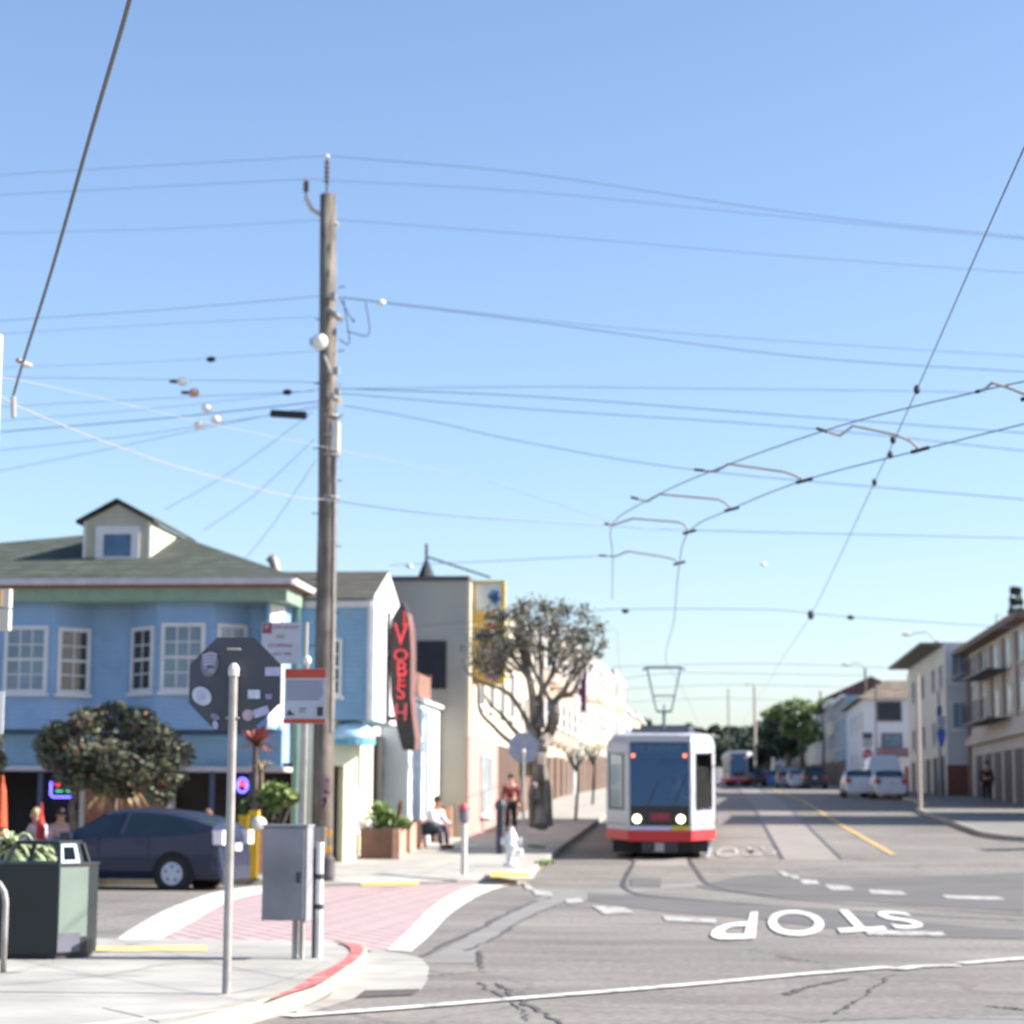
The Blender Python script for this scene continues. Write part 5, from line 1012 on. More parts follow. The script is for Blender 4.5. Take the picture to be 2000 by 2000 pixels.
for i,(px,Y,zt,rp) in enumerate([(1396,400,1436,32),(1420,340,1434,48),(1462,300,1426,54),(1495,310,1402,64),(1535,290,1386,66),(1432,320,1452,34),(1486,400,1420,52),(1522,380,1402,44),(1448,430,1436,32),(1552,360,1410,36),(1468,410,1450,40)]): round_tree(labs[i],px,Y,zt,rp,dk,group=GD,seed=40+i,n=200,size=.42,name='evergreen_tree')
GH='dark trees along the distant ridge'
for i,(px,zt,rp) in enumerate([(1215,1408,16),(1240,1410,16),(1262,1404,18),(1290,1416,14),(1345,1412,16),(1372,1424,15),(1398,1414,18),(1425,1418,18),(1330,1425,14),(1452,1420,16),(1187,1412,14)]):
    round_tree('dark rounded tree on the distant ridge, '+['second from the left','third from the left','fourth from the left','fifth from the left','just left of the gap above the tram','middle one of those right of the tram roof','right of the gap over the second tram','next to the rightmost','sixth from the left','rightmost of the row','leftmost of the row'][i],px,640+20*(i%3),zt,rp,dk,group=GH,seed=60+i,n=90,nb=6,size=.8,name='ridge_tree')
round_tree('small round tree added unseen beyond the right edge for its shadow',2290,60.5,1425,62,lg2,seed=77,n=200,name='shadow_tree')  # unseen tree, added to throw a shadow in from the right
# tip of a tall conifer behind the beige block
r=empty('norfolk_pine',(at(1988,1300,125)[0],125,2.3),'dark conifer tip rising above the roof at the right edge','tree'); b=MB(); X=at(1988,1300,125)[0]; zt=Z_(1146,125,1992); b.tube([(X,125,2),(X,125,zt)],.09,6,r2=.03); b.build('trunk',barkd,r)
b=MB()
for k in range(7):
    z=zt-.25-k*.6; L=.30+.10*k
    for j in range(7): an=j*2*pi/7+k; b.leaves((X+cos(an)*L*.6,125+sin(an)*L*.6,z),(L*.5,L*.5,.26),22,.17,1.0,.1)
b.build('crown',dk,r)
# slim young trees / trunks on the left pavement
for i,(px,Y,tz,lab) in enumerate(((1086*V,75,1500,'slim dark tree trunk beside the grey pole on the left pavement'),(1118*V,92,1500,'thin leafless sapling near the left row of houses'))):
    X=X_(px,Y,1560); b_=g(Y)+.15; r=empty('young_tree',(X,Y,b_),lab,'tree','young street trees on the left pavement'); b=MB(); b.tube([(X,Y,b_),(X+.1,Y,b_+1.6),(X,Y,b_+2.3)],.06,6,r2=.04)
    for k in range(6): an=k; b.tube([(X,Y,b_+1.7),(X+.4*cos(an),Y+.4*sin(an),b_+2.4)],.03,4)
    b.build('trunk',barkd,r); b=MB(); b.leaves((X,Y,b_+2.4),(.5,.5,.35),26,.07,1,.1); b.build('crown',lg2,r)
# weeds at the kerb corner
b=MB()
for px,py in ((1063,1691),(1070,1688),(1057,1690),(1055,1660),(1040,1658)): q=gnd(px,py,.1); b.leaves((q[0],q[1],q[2]+.06),(.18,.15,.06),60,.05,1,0)
tag(b.build('weeds',lg),'low green weeds','weeds',kind='stuff')
# planters with plants on the left pavement
cor=mat('corten_planter',(.15,.075,.055),.8,.2,3); corl=mat('planter_end',(.50,.30,.22),.8,.15,3)
GPp='brown planter boxes along the white motel wall'
for i,(px,py,w_,lab) in enumerate(((741,1678,.95,'nearest brown planter box filled with green plants and white flowers'),(790,1665,.28,'second narrow brown planter box along the white wall'),(812,1657,.26,'third narrow reddish planter box beside the seated person'),(850,1645,.26,'narrow planter box just beyond the seated person'),(873,1636,.22,'farthest planter box at the end of the white wall'))):
    q=gnd(px,py,.15); hh=.72 if i<3 else .9; r=empty('planter',(q[0],q[1],g(q[1])+.15),lab,'planter',GPp); z=g(q[1])+.15
    b=MB(); b.box(q[0]-w_/2,q[0]+w_/2,q[1],q[1]+1.0,z,z+hh); b.build('box',cor,r)
    b=MB(); b.box(q[0]+w_/2-.16,q[0]+w_/2+.012,q[1]-.012,q[1]+1.01,z+.01,z+hh+.01); b.build('end_board',corl,r)
    if i==0:
        b=MB(); 
        for dx,dz_,rr in ((-.12,.30,.34),(.12,.26,.30),(.36,.15,.2),(-.2,.14,.24),(-.02,.5,.18),(.6,.12,.14)): b.leaves((q[0]+dx,q[1]+.4,z+hh+dz_),(rr,.3,rr),130,.08,1,.1)
        b.build('plants',lg,r); b=MB()
        for k in range(12): b.tube([(q[0]+.32,q[1]+.4,z+hh),(q[0]+.38+.1*random.random(),q[1]+.4,z+hh+.5+.2*random.random())],.012,4)
        b.build('red_stems',flow,r); b=MB(); b.leaves((q[0]-.36,q[1]+.2,z+hh+.12),(.30,.2,.15),130,.07,1,.1); b.build('white_flowers',mat('white_petals',(.75,.76,.76),.7,.05),r)
# ============================================================ POLES, SIGNS, STREET FURNITURE
wood=mat('weathered_pole_wood',(.165,.145,.125),.95,.3,2.2,.5,detail=10,streak=(4,4,.25)); galv=mat('galvanised_steel',(.31,.295,.28),.55,.18,6,metal=.2); cream_m=mat('cream_enamel',(.62,.60,.54),.5,.1,4); blkp=mat('black_plastic',(.015,.015,.018),.6)
# tall wooden utility pole
WP=gnd(628,1700,.15); WX,WY=WP[0],WP[1]-1.5; WX=X_(628,WY,1700)
def wz_(vy,vx=610): return at(vx*V,vy*V,WY)[2]
def wx_(vx,vy): return at(vx*V,vy*V,WY)[0]
U=empty('utility_pole',(WX,WY,.17),'tall weathered wooden utility pole with insulators and brackets at the corner','utility pole')
b=MB(); ztp=wz_(368); b.tube([(WX,WY,.1),(WX,WY,3),(WX+ .0,WY,8),(wx_(619,368),WY,ztp)],[.235,.228,.21,.175],18); b.build('shaft',wood,U,smooth=True)
ins=mat('porcelain_brown',(.12,.07,.06),.3,.2,8); insw=mat('porcelain_white',(.72,.71,.68),.35,.08,8)
def insulator(x,z,h,parent,top=True):
    b=MB(); n_=5; b.tube([(x,WY,z),(x,WY,z+h)],.022,6)
    for k in range(n_): b.tube([(x,WY,z+h*.35+h*.12*k),(x,WY,z+h*.40+h*.12*k)],.065,10)
    o=b.build('insulator',ins,parent); b=MB(); b.ball((x,WY,z+h+.02),.05,8); b.build('cap',insw,o)
insulator(wx_(617,330),ztp-.02,wz_(295)-ztp,U)
b=MB(); xa,za_=wx_(577,372),wz_(372); b.tube([(WX+.12,WY,wz_(425)),(xa+.14,WY,wz_(395)),(xa,WY,za_)],.05,7); b.build('arm',mat('bleached_wood',(.50,.42,.34),.9,.15,5),U); insulator(xa,za_,wz_(338)-za_,U)
def arm(v0,v1,r_,m,nm='bracket'): b=MB(); b.tube([(wx_(*v0),WY-.12,at(v0[0]*V,v0[1]*V,WY)[2]),(wx_(*v1),WY-.45,at(v1[0]*V,v1[1]*V,WY)[2])],r_,7); b.build(nm,m,U)
arm((622,585),(650,612),.07,galv); arm((624,600),(646,604),.04,MATS['bleached_wood']); arm((620,745),(648,765),.07,MATS['bleached_wood']); arm((612,668),(632,715),.035,galv)
b=MB(); q=at(603*V,645*V,WY-.35); b.ball((q[0],WY-.35,q[2]),.19,14,(1,.8,1)); b.build('white_lamp_globe',insw,U,smooth=True); b=MB(); b.tube([(q[0],WY-.3,q[2]),(WX,WY,q[2]+.1)],.04,6); b.tube([(q[0]-.20,WY-.35,q[2]),(q[0]-.12,WY-.35,q[2])],.09,8); b.build('lamp_bracket',galv,U)
b=MB(); xq=wx_(634,825); b.box(xq-.07,xq+.08,WY-.2,WY+.05,wz_(853),wz_(798)); b.build('white_box',cream_m,U)
for vy in (785,822,858,938): b=MB(); z=wz_(vy); b.lathe((WX+.03,WY,z-.03),[(.222,0),(.222,.05)],16); b.build('steel_band',galv,U)
b=MB(); z=wz_(1534); b.lathe((WX,WY,z-.12),[(.225,0),(.225,.22)],18); b.build('pole_collar',mat('cream_band',(.60,.50,.34),.7,.1,4),U)
oran=mat('amber_reflector',(.75,.38,.03),.4,.1,4)
for vy in (1572,1602): b=MB(); z=wz_(vy); x=WX+.16; b.tube([(x,WY-.24,z),(x,WY-.20,z)],.085,12); b.build('amber_reflector',oran,U)
for dx_,z0,z1 in ((.20,3.2,9.4),(-.16,.2,3.0)): b=MB(); b.tube([(WX+dx_,WY-.14,z0),(WX+dx_*.9,WY-.14,z1)],.028,6); b.build('conduit',MATS['galvanised_steel'] if dx_>0 else blkp,U)
for k_,(vx0,vy0,vx1,vy1,sg_) in enumerate(((648,565,640,640,26),(690,570,655,625,40),(640,560,668,600,20))): A0=at(vx0*V,vy0*V,WY-.3); A1=at(vx1*V,vy1*V,WY-.3); md_=at((vx0+vx1)/2*V+sg_*.6,max(vy0,vy1)*V+6,WY-.3); b=MB(); b.tube(cr([A0,md_,A1],6),.012,5); b.build('jumper_cable',blkp,U)
for k_ in range(14): b=MB(); z=3.6+k_*.72; s__=1 if k_%2 else -1; b.tube([(WX+s__*.17,WY-.08,z),(WX+s__*.33,WY-.12,z)],.013,5); b.build('climbing_step',MATS['dark_steel'],U)
for vy_,vx_ in ((560,628),(700,634),(740,636)): q=at(vx_*V,vy_*V,WY-.25); b=MB(); b.box(q[0]-.06,q[0]+.06,WY-.32,WY-.2,q[2]-.08,q[2]+.08); b.build('fitting',MATS['galvanised_steel'],U)
b=MB(); b.box(WX-.25,WX+.12,WY-.30,WY-.18,wz_(1620),wz_(1560)); b.build('control_box',MATS['galvanised_steel'],U)
b=MB(); random.seed(2); 
for k in range(16): b.box(*(lambda x,z:(x,x+.07,WY-.225,WY-.215,z,z+.09))(WX+random.uniform(-.02,.13),random.uniform(wz_(1530),wz_(1475))))
b.build('stapled_notices',mat('notice_pink',(.45,.22,.28),.8,.3,8),U)
# octagonal stop sign seen from behind, with stickers
def stop_back(X,Y,z0,w_,zc,label,posth,pr,facem,grp=None,stickers=None,roty=0):
    r=empty('stop_sign',(X,Y,z0),label,'stop sign',grp); b=MB(); b.tube([(X,Y,z0),(X,Y,z0+posth)],pr,12); b.build('post',galv,r,smooth=False)
    b=MB(); b.lathe((X,Y,z0+posth),[(pr*1.25,-.06),(pr*1.3,.0),(pr*1.0,.03),(pr*.5,.045)],12); b.build('post_cap',cream_m,r)
    R_o=w_/2/cos(pi/8); b=MB(); b.slab([(X+R_o*cos(pi/8+k*pi/4),Y+pr+.012,zc+R_o*sin(pi/8+k*pi/4)) for k in range(8)][::-1],(0,.004,0)); b.build('plate',facem,r)
    for dz_ in (-.28,.28): b=MB(); b.tube([(X-.055,Y-.01,zc+dz_*w_/.76),(X+.055,Y-.01,zc+dz_*w_/.76)],.012,6); b.build('bolt',galv,r)
    return r
sp=gnd(442,1941,.15); sback=mat('sign_back_grey',(.060,.065,.085),.6,.10,2)
sx,sy=sp[0],sp[1]; SB=stop_back(sx,sy,.15,.765,Z_(1335,sy,455),'stop sign seen from behind, dark back covered in stickers, on a thin steel post',Z_(1306,sy,455)-.15,.036,sback)
def spt(zx,zy): q=at(360+zx/9.66,1240+zy/9.66,sy-.0); return q[0],q[2]
def sticker(zx,zy,a,c,ang,m,lab,inner=None,box=False):
    x,z=spt(zx,zy); a/=9.66*242; c/=9.66*242; b=MB(); n_=4 if box else 22; yy=sy+.036
    pts=[]
    for k in range(n_):
        t=2*pi*k/n_+(pi/4 if box else 0); u,v=(a*cos(t)*(1.414 if box else 1),c*sin(t)*(1.414 if box else 1)); pts.append((x+u*cos(ang)-v*sin(ang),yy,z+u*sin(ang)+v*cos(ang)))
    b.slab(pts[::-1],(0,.002,0)); o=b.build('sticker',m,SB,lab)
    if inner: 
        for (du,dv,ia,ic,im) in inner:
            b=MB(); pts=[]
            for k in range(16): t=2*pi*k/16; u,v=(du*a+ia*a*cos(t),dv*c+ic*c*sin(t)); pts.append((x+u*cos(ang)-v*sin(ang),yy-.003,z+u*sin(ang)+v*cos(ang)))
            b.slab(pts[::-1],(0,.002,0)); b.build('print',im,o)
lil=mat('sticker_lilac',(.42,.42,.60),.6,.15,14); lilp=mat('sticker_pale',(.50,.56,.66),.6,.2,14); sg=mat('sticker_grey_blue',(.20,.24,.30),.6,.3,20); pinkm=mat('sticker_pink',(.42,.33,.40),.6,.2,10)
sticker(455,545,175,255,radians(-8),mat('sticker_rim',(.16,.16,.22),.6),'oval lilac sticker with curved stripes'); 
SBy=.036
def arcsticker():
    x,z=spt(450,500); k=1/(9.66*242); yy=sy+.0335
    for i in range(5):
        b=MB(); pts=[]; w_=(150-12*i)*k; zc=z+(130-62*i)*k
        up=[(x-w_+2*w_*t/8,yy,zc+30*k*sin(pi*t/8)+22*k*(t/8)) for t in range(9)]; dn=[(p[0],yy,p[2]-36*k) for p in up[::-1]]
        b.slab((up+dn),(0,.0015,0)); b.build('sticker_stripe',lil,SB)
    b=MB(); b.slab([(x+ (20+105*cos(t*pi/8))*k,yy,z+(-165+80*sin(t*pi/8))*k) for t in range(16)][::-1],(0,.0015,0)); b.build('sticker_stripe',sg,SB)
arcsticker()
sticker(310,1150,205,165,radians(-38),lilp,'oval pale sticker',[(-.1,0,.5,.5,lil)]); sticker(1645,685,145,85,0,lil,'small rectangular sticker',None,True); sticker(1295,1115,120,85,0,lilp,'pale square sticker',None,True); sticker(1575,1160,60,50,0,mat('sticker_violet',(.25,.22,.42),.6,.2,9),'tiny violet sticker',None,True)
sticker(1180,1510,110,110,radians(15),pinkm,'pinkish torn sticker'); sticker(1430,1450,150,80,radians(18),lil,'peeling lilac sticker',None,True); sticker(560,1540,100,60,radians(-20),mat('sticker_dim',(.20,.20,.30),.6,.4,20),'scratched dark sticker'); sticker(565,1700,55,85,radians(10),lil,'small oval lilac sticker'); sticker(1450,1670,110,45,radians(38),mat('sticker_blue',(.12,.20,.42),.6),'blue torn strip',None,True)
# second stop sign, far pavement (back view)
q=gnd(1024,1612+40,.15); q=(X_(1022,54,1640),54); FS=stop_back(q[0],q[1],g(q[1])+.12,.76,Z_(1460,54,1020),'grey backed stop sign on an orange lit post beside the pollarded tree',3.35-.75,.035,mat('sign_back_blue_grey',(.25,.28,.37),.6,.15,6))
# grey cabinet on two legs and posts beside it
cx0,cx1=X_(521,21.2,1700),X_(592,21.2,1700); cz0,cz1=Z_(1796,21.2,560),Z_(1614,21.2,560)
K=empty('control_cabinet',((cx0+cx1)/2,21.2,.15),'grey steel control cabinet standing on two legs','cabinet'); cabm=mat('cabinet_grey',(.23,.235,.26),.55,.30,1.6)
b=MB(); b.box(cx0,cx1+.075,21.0,21.32,cz0,cz1); b.build('box',cabm,K); b=MB(); b.box(cx0+.012,cx1+.045,20.985,20.998,cz0+.02,cz1-.02); d=b.build('door',cabm,K); b=MB(); b.box(cx1-.02,cx1+.02,20.96,20.984,.9,1.0); b.build('handle',MATS['dark_steel'],d)
b=MB(); b.box(cx0-.01,cx1+.085,20.97,21.34,cz1,cz1+.02); b.build('lid',cabm,K)
for px in (575,590): b=MB(); x=X_(px,21.15,1850); b.box(x-.016,x+.016,21.1,21.2,.15,cz0); b.build('leg',galv,K)
pz=gnd(621,1871,.15)
r=empty('striped_post',(pz[0],pz[1],.15),'waist high round post with grey reflective bands beside the cabinet','post'); h_=Z_(1645,pz[1],621)-.15
b=MB(); b.tube([(pz[0],pz[1],.15),(pz[0],pz[1],.15+h_)],.042,14); b.build('pole',mat('post_grey',(.50,.51,.52),.6,.15,4),r)
for z in (.15+h_*.42,.15+h_*.68): b=MB(); b.lathe((pz[0],pz[1],z),[(.046,0),(.046,.05)],14); b.build('band',MATS['dark_steel'],r)
b=MB(); b.box(pz[0]-.06,pz[0]-.043,pz[1]-.03,pz[1]+.03,.15,.15+h_*.95); b.build('shade_strip',MATS['dark_steel'],r)  # dark strip stands in for the shaded left half of the round post
# notice on its own post
Yn=21.6; nx=X_(598,Yn,1600); NS=empty('transit_notice_sign',(nx,Yn,.15),'white notice with orange red header and rows of small print on a thin post','sign')
b=MB(); b.tube([(nx-.03,Yn,.15),(X_(600,Yn,1290),Yn,Z_(1293,Yn,600))],.020,8); b.build('post',galv,NS); b=MB(); xx=X_(600,Yn,1290); b.ball((xx,Yn,Z_(1290,Yn,600)),.045,10,(1,1,1.15)); b.build('post_cap',cream_m,NS)
n0,n1=X_(557,Yn,1360),X_(637,Yn,1360); nz0,nz1=Z_(1414,Yn,598),Z_(1306,Yn,598); ys_=Yn-.03
b=MB(); b.box(n0,n1,ys_-.004,ys_,nz0,nz1); b.build('panel',mat('notice_white',(.40,.42,.50),.5,.05),NS)
b=MB(); b.box(n0,n1,ys_-.007,ys_-.0045,nz1-.098,nz1-.005); hd=b.build('header',mat('notice_orange_red',(.42,.055,.025),.5,.2,8),NS); b=MB(); b.box(n0-.012,n1,ys_-.007,ys_-.0045,nz0+.005,nz0+.05); b.build('footer',MATS['notice_orange_red'],NS)
b=MB(); random.seed(4)
for k in range(7): z=nz1-.13-.030*k; b.box(n0+.02,n1-.02-.04*random.random(),ys_-.006,ys_-.0045,z-.009,z+.005)
b.build('small_print',mat('print_grey',(.10,.12,.20),.6),NS)
b=MB(); x=n0+.04; b.slab([(x-.02,ys_-.006,nz0+.085),(x+.075,ys_-.006,nz0+.085),(x+.04,ys_-.006,nz0+.115),(x+.01,ys_-.006,nz0+.15)],(0,.0012,0)); b.box(n1-.085,n1-.025,ys_-.007,ys_-.0045,nz0+.08,nz0+.175); b.box(n0+.15,n0+.23,ys_-.006,ys_-.0045,nz0+.15,nz0+.16); b.box(n0+.15,n0+.22,ys_-.006,ys_-.0045,nz0+.12,nz0+.13); b.build('pictogram',mat('print_dark',(.035,.04,.06),.6),NS)
# towing sign, white with dark red print, on a post of its own beyond
Yk=21.9; k0,k1=X_(512,Yk,1250),X_(589,Yk,1250); kz0,kz1=Z_(1297,Yk,550),Z_(1216,Yk,550); kx=X_(598,Yk,1250)
KS=empty('towing_sign',(kx,Yk,.15),'white parking restriction sign with dark red lettering above the notice','sign'); b=MB(); b.tube([(kx-.03,Yk,.15),(kx,Yk,kz1)],.024,8); b.build('post',galv,KS)
b=MB(); b.box(k0,k1,Yk-.03,Yk-.026,kz0,kz1); b.build('panel',mat('notice_white',(.40,.42,.50),.5,.05),KS); dr=mat('print_dark_red',(.24,.04,.06),.6,.15,8)
b=MB(); b.box(k0+.01,k0+.105,Yk-.034,Yk-.031,kz1-.115,kz1-.008); sy_=b.build('symbol',dr,KS); text('symbol_letter','P',.08,.001,mat('notice_white',(.40,.42,.50)),sy_,face_cam(k0+.055,Yk-.036,kz1-.055)); 
text('lettering','TOW-AWAY',.052,.001,dr,KS,face_cam(k0+.24,Yk-.032,kz1-.052)); text('lettering','NO',.055,.001,dr,KS,face_cam(k0+.20,Yk-.032,kz1-.15)); text('lettering','STOPPING',.055,.001,dr,KS,face_cam(k0+.20,Yk-.032,kz1-.245)); text('lettering','ANY TIME',.045,.001,dr,KS,face_cam(k0+.22,Yk-.032,kz1-.33))
# litter bin
bx=at(60,1874,20.7)[0]; by=20.95; Bn=empty('litter_bin',(bx,by,.15),'dark green street litter bin with chamfered corners and an open hood','litter bin'); bgm=mat('bin_green_shaded',(.009,.015,.016),.5,.2,2.5); bgl=mat('bin_green_sunlit',(.13,.17,.145),.5,.15,2)  # one green: body darkened as shaded, side copy lightened as sunlit
wA=X_(-4,20.7,1760); wB=X_(113,20.7,1760); wC=X_(168,20.95,1760); ztb=Z_(1690,20.7,60)
def hexb(e,z0,z1,m,nm,par,t=0):
    pts=[(wA-.22+t,21.0),(wA-.0+t*.4,20.7+t),(wB-t*.4,20.7+t),(wC-t,21.02),(wC-t,21.35-t),(wB-t*.4,21.6-t),(wA+t*.4,21.6-t),(wA-.22+t,21.35-t)]; b=MB(); b.prism(pts,z0,z1); return b.build(nm,m,par)
hexb(0,.15,.20,mat('bin_base',(.03,.03,.035),.8),'base',Bn,.03); hexb(0,.201,ztb,bgm,'body',Bn); hexb(0,ztb+.001,ztb+.02,MATS['dark_steel'],'rim',Bn,-.01)
b=MB(); L_=hypot(wC-wB,.32); f=facet(wB,20.7,wC,21.02); b.fb(f[0],f[1],f[2],.012,f[3]-.012,.002,.008,.36,ztb-.02); b.build('side_panel',bgl,Bn); b=MB(); b.fb(f[0],f[1],f[2],.0,f[3]-.10,.009,.014,.22,.40); b.build('lower_patch',mat('patch_slate',(.09,.09,.12),.6),Bn)  # sunlit tone painted on the side, with a darker patch low down
b=MB(); zt_=Z_(1642,20.9,60)                                  # hood frame
fr_=[(wA+.05,20.76),(wB-.02,20.76),(wC-.10,21.05),(wC-.10,21.32),(wB-.02,21.5),(wA+.05,21.5)]; to=[(x*.82+.18*(wA+wB)/2+.02,y*.8+.2*21.15) for x,y in fr_]
for (a0,a1),(c0,c1) in zip(fr_,to): b.tube([(a0,a1,ztb+.02),(c0,c1,zt_-.03)],.024,5)
b.prism([(x,y) for x,y in to],zt_-.035,zt_); b.build('hood',bgm,Bn)
b=MB(); f2=Vector((fr_[1][0],fr_[1][1],ztb+.02)); f3=Vector((fr_[2][0],fr_[2][1],ztb+.02)); g2=Vector((to[1][0],to[1][1],zt_-.03)); g3=Vector((to[2][0],to[2][1],zt_-.03))
def PQ(u,v): return (f2.lerp(f3,u)).lerp(g2.lerp(g3,u),v)
for (u0,u1,v0,v1) in ((0,.2,0,1),(.8,1,0,1),(.2,.8,0,.15),(.2,.8,.85,1)): b.slab([PQ(u0,v0),PQ(u1,v0),PQ(u1,v1),PQ(u0,v1)],(.01,-.01,0))
b.build('hood_side',mat('hood_sunlit',(.34,.42,.42),.5),Bn)  # hood side takes a lighter green for the sun falling on it
# hoop bicycle rack
r=MB(); hx=X_(4,19.07,1900); hb=gnd(6,1900,.15); r.tube([(hb[0],hb[1],.15),(hb[0],hb[1],.78)]+[(hb[0]-.22+.22*cos(t*pi/8),hb[1],.78+.22*sin(t*pi/8)) for t in range(1,8)]+[(hb[0]-.44,hb[1],.78),(hb[0]-.44,hb[1],.15)],.028,10)
tag(r.build('bicycle_rack',galv,None,smooth=True),'bent galvanised hoop at the left edge in front of the litter bin','bicycle rack')
# signal post cut by the left edge
Ys=21; X=X_(-2,Ys,1200)-.085; r=empty('signal_post',(X-.05,Ys,.15),'pale signal post at the left edge carrying boxes and a white sign','signal post')
b=MB(); b.tube([(X-.05,Ys,.15),(X-.05,Ys,Z_(655,Ys,0))],.06,10); b.build('post',cream_m,r)
for z0,z1 in ((1189,1153),(1233,1192)): b=MB(); b.box(X-.1,X_(27,Ys,1200),Ys-.16,Ys-.06,Z_(z0,Ys,0),Z_(z1,Ys,0)); s_=b.build('signal_box',mat('box_beige',(.52,.50,.44),.6,.1),r)
b=MB(); b.box(X-.08,X_(13,Ys,1200),Ys-.185,Ys-.162,Z_(1186,Ys,0),Z_(1157,Ys,0)); b.build('signal_lens',mat('lens_tan',(.46,.30,.14),.5),r)
b=MB(); b.box(X-.3,X_(13,Ys,1400),Ys-.10,Ys-.09,Z_(1434,Ys,0),Z_(1351,Ys,0)); b.build('sign_plate',mat('bright_sign_white',(.80,.80,.76),.4,.02,emit=(.9,.9,.85),estr=.0),r)
# fire hydrant
q=gnd(999,1692,.15); hyd=mat('hydrant_white',(.78,.78,.78),.5,.05); r=empty('fire_hydrant',(q[0],q[1],g(q[1])+.15),'white fire hydrant at the left pavement corner','fire hydrant'); z=g(q[1])+.15
b=MB(); b.lathe((q[0],q[1],z),[(.19,0),(.19,.05),(.13,.07),(.125,.42),(.16,.44),(.16,.50),(.13,.52),(.125,.66),(.09,.76),(.05,.82)],16); b.build('barrel',hyd,r,smooth=True)
b=MB(); b.tube([(q[0]-.24,q[1],z+.57),(q[0]+.24,q[1],z+.57)],.075,10); b.tube([(q[0]+.05,q[1],z+.33),(q[0]+.25,q[1]-.02,z+.33)],.085,10); b.tube([(q[0]-.24,q[1],z+.57),(q[0]-.20,q[1],z+.57)],.10,6); b.tube([(q[0]+.20,q[1],z+.57),(q[0]+.24,q[1],z+.57)],.10,6); b.build('nozzle',hyd,r); b=MB(); b.lathe((q[0],q[1],z+.82),[(.05,0),(.05,.06),(.03,.07)],6); b.build('bonnet_nut',hyd,r)
# parking meter
q=gnd(906,1709,.15); z=g(q[1])+.15; r=empty('parking_meter',(q[0],q[1],z),'parking meter with red dome on a pale post on the far corner','parking meter'); s_=q[1]/F
def pxz(py): return Z_(py,q[1],906)
b=MB(); b.tube([(q[0],q[1],z),(q[0],q[1],pxz(1608))],.065,12); b.build('post',mat('post_pale',(.54,.54,.50),.6,.1),r); b=MB(); b.lathe((q[0],q[1],pxz(1608)),[(.07,0),(.10,.06),(.115,.14),(.115,.26),(.10,.28)],14); b.build('meter_head',mat('meter_grey',(.17,.17,.20),.5),r); b=MB(); b.lathe((q[0],q[1],pxz(1608)+.28),[(.12,0),(.12,.05),(.08,.12),(.03,.15)],14); b.build('dome',mat('meter_red',(.55,.10,.11),.5),r)
# small dark objects by the hydrant
q=gnd(975,1668,.15); r=MB(); z=g(q[1])+.15; r.box(q[0]-.08,q[0]+.08,q[1],q[1]+.2,z,z+1.1); r.lathe((q[0]+.02,q[1]+.1,z+1.1),[(.14,0),(.16,.12),(.10,.24)],10); tag(r.build('low_dark_post',mat('dark_blue_metal',(.04,.045,.07),.6),None),'low dark post with a bulbous top behind the white hydrant','post')
# yellow stand and white bin behind the cabinet
q=(X_(487,43.6,1700),43.6); ye=mat('bright_yellow',(.68,.42,.02),.5,.1,3); r=empty('yellow_stand',(q[0],q[1],.16),'bright yellow metal stand behind the navy car','stand'); z=.15
b=MB(); b.box(q[0]-.25,q[0]-.08,q[1],q[1]+.15,z+.95,1.42); b.box(q[0]-.03,q[0]+.17,q[1]-.05,q[1]+.12,z,1.52); b.slab([(q[0]-.26,q[1]+.05,z),(q[0]-.12,q[1]+.05,z),(q[0]-.02,q[1]+.05,1.0),(q[0]-.16,q[1]+.05,1.0)],(0,.06,0)); b.build('frame',ye,r)
b=MB(); b.box(q[0]+.18,q[0]+.38,q[1],q[1]+.3,z+.1,1.15); b.build('pink_panel',mat('pinkish_panel',(.46,.28,.24),.7),r); b=MB(); b.ball((q[0]+.20,q[1]-.1,1.26),.16,12,(1,1,.85)); b.build('white_globe',insw,r)
# bicycle wheel edge by the pole
q=gnd(641,1722,.15); b=MB(); b.lathe((q[0],q[1],.16),[(.11,0),(.13,.1),(.13,.42),(.09,.48)],12); tag(b.build('bollard',mat('rubber_grey',(.09,.08,.085),.8,.3,5),None),'short dark rounded bollard just right of the utility pole base','bollard')
# cafe furniture
for i,(px,Y,lab) in enumerate(((80,46.5,'closed red cafe parasol left of the leaning tree trunk'),(2,46.4,'closed orange red parasol cut by the left edge'))):
    X=X_(px,Y,1600); zt=Z_(1568 if i==0 else 1514,Y,80); r=empty('closed_parasol',(X,Y,.17),lab,'parasol','closed cafe parasols'); b=MB(); b.lathe((X,Y,.45 if i==0 else .9),[(.13,0),(.15,.15),(.09,zt*.45),(.05,zt-.75 if i==0 else zt-1.1),(.02,zt-.45 if i==0 else zt-.9)],10); b.build('canopy',mat(['parasol_red','parasol_orange'][i],[(.50,.04,.04),(.62,.10,.04)][i],.7),r); b=MB(); b.tube([(X,Y,.15),(X,Y,1)],.025,6); b.build('pole',galv,r)
for i,(px,Y) in enumerate(((118,46.6),(88,46.9),(407,46.8))):
    X=X_(px,Y,1600); r=empty('cafe_chair',(X,Y,.17),['dark cafe chair under the guest in pink','dark cafe chair under the guest in white','dark cafe chair under the guest behind the car rear'][i],'chair','chairs outside the cafe'); b=MB(); b.box(X-.22,X+.22,Y-.22,Y+.22,.50,.54); b.build('seat',blkp,r); b=MB(); b.box(X-.22,X+.22,Y+.24,Y+.27,.56,1.02); b.build('backrest',blkp,r)
    for dx in(-.2,.2):
        for dy in (-.2,.2): b=MB(); b.tube([(X+dx,Y+dy,.17),(X+dx,Y+dy,.5)],.014,5); b.build('leg',blkp,r)
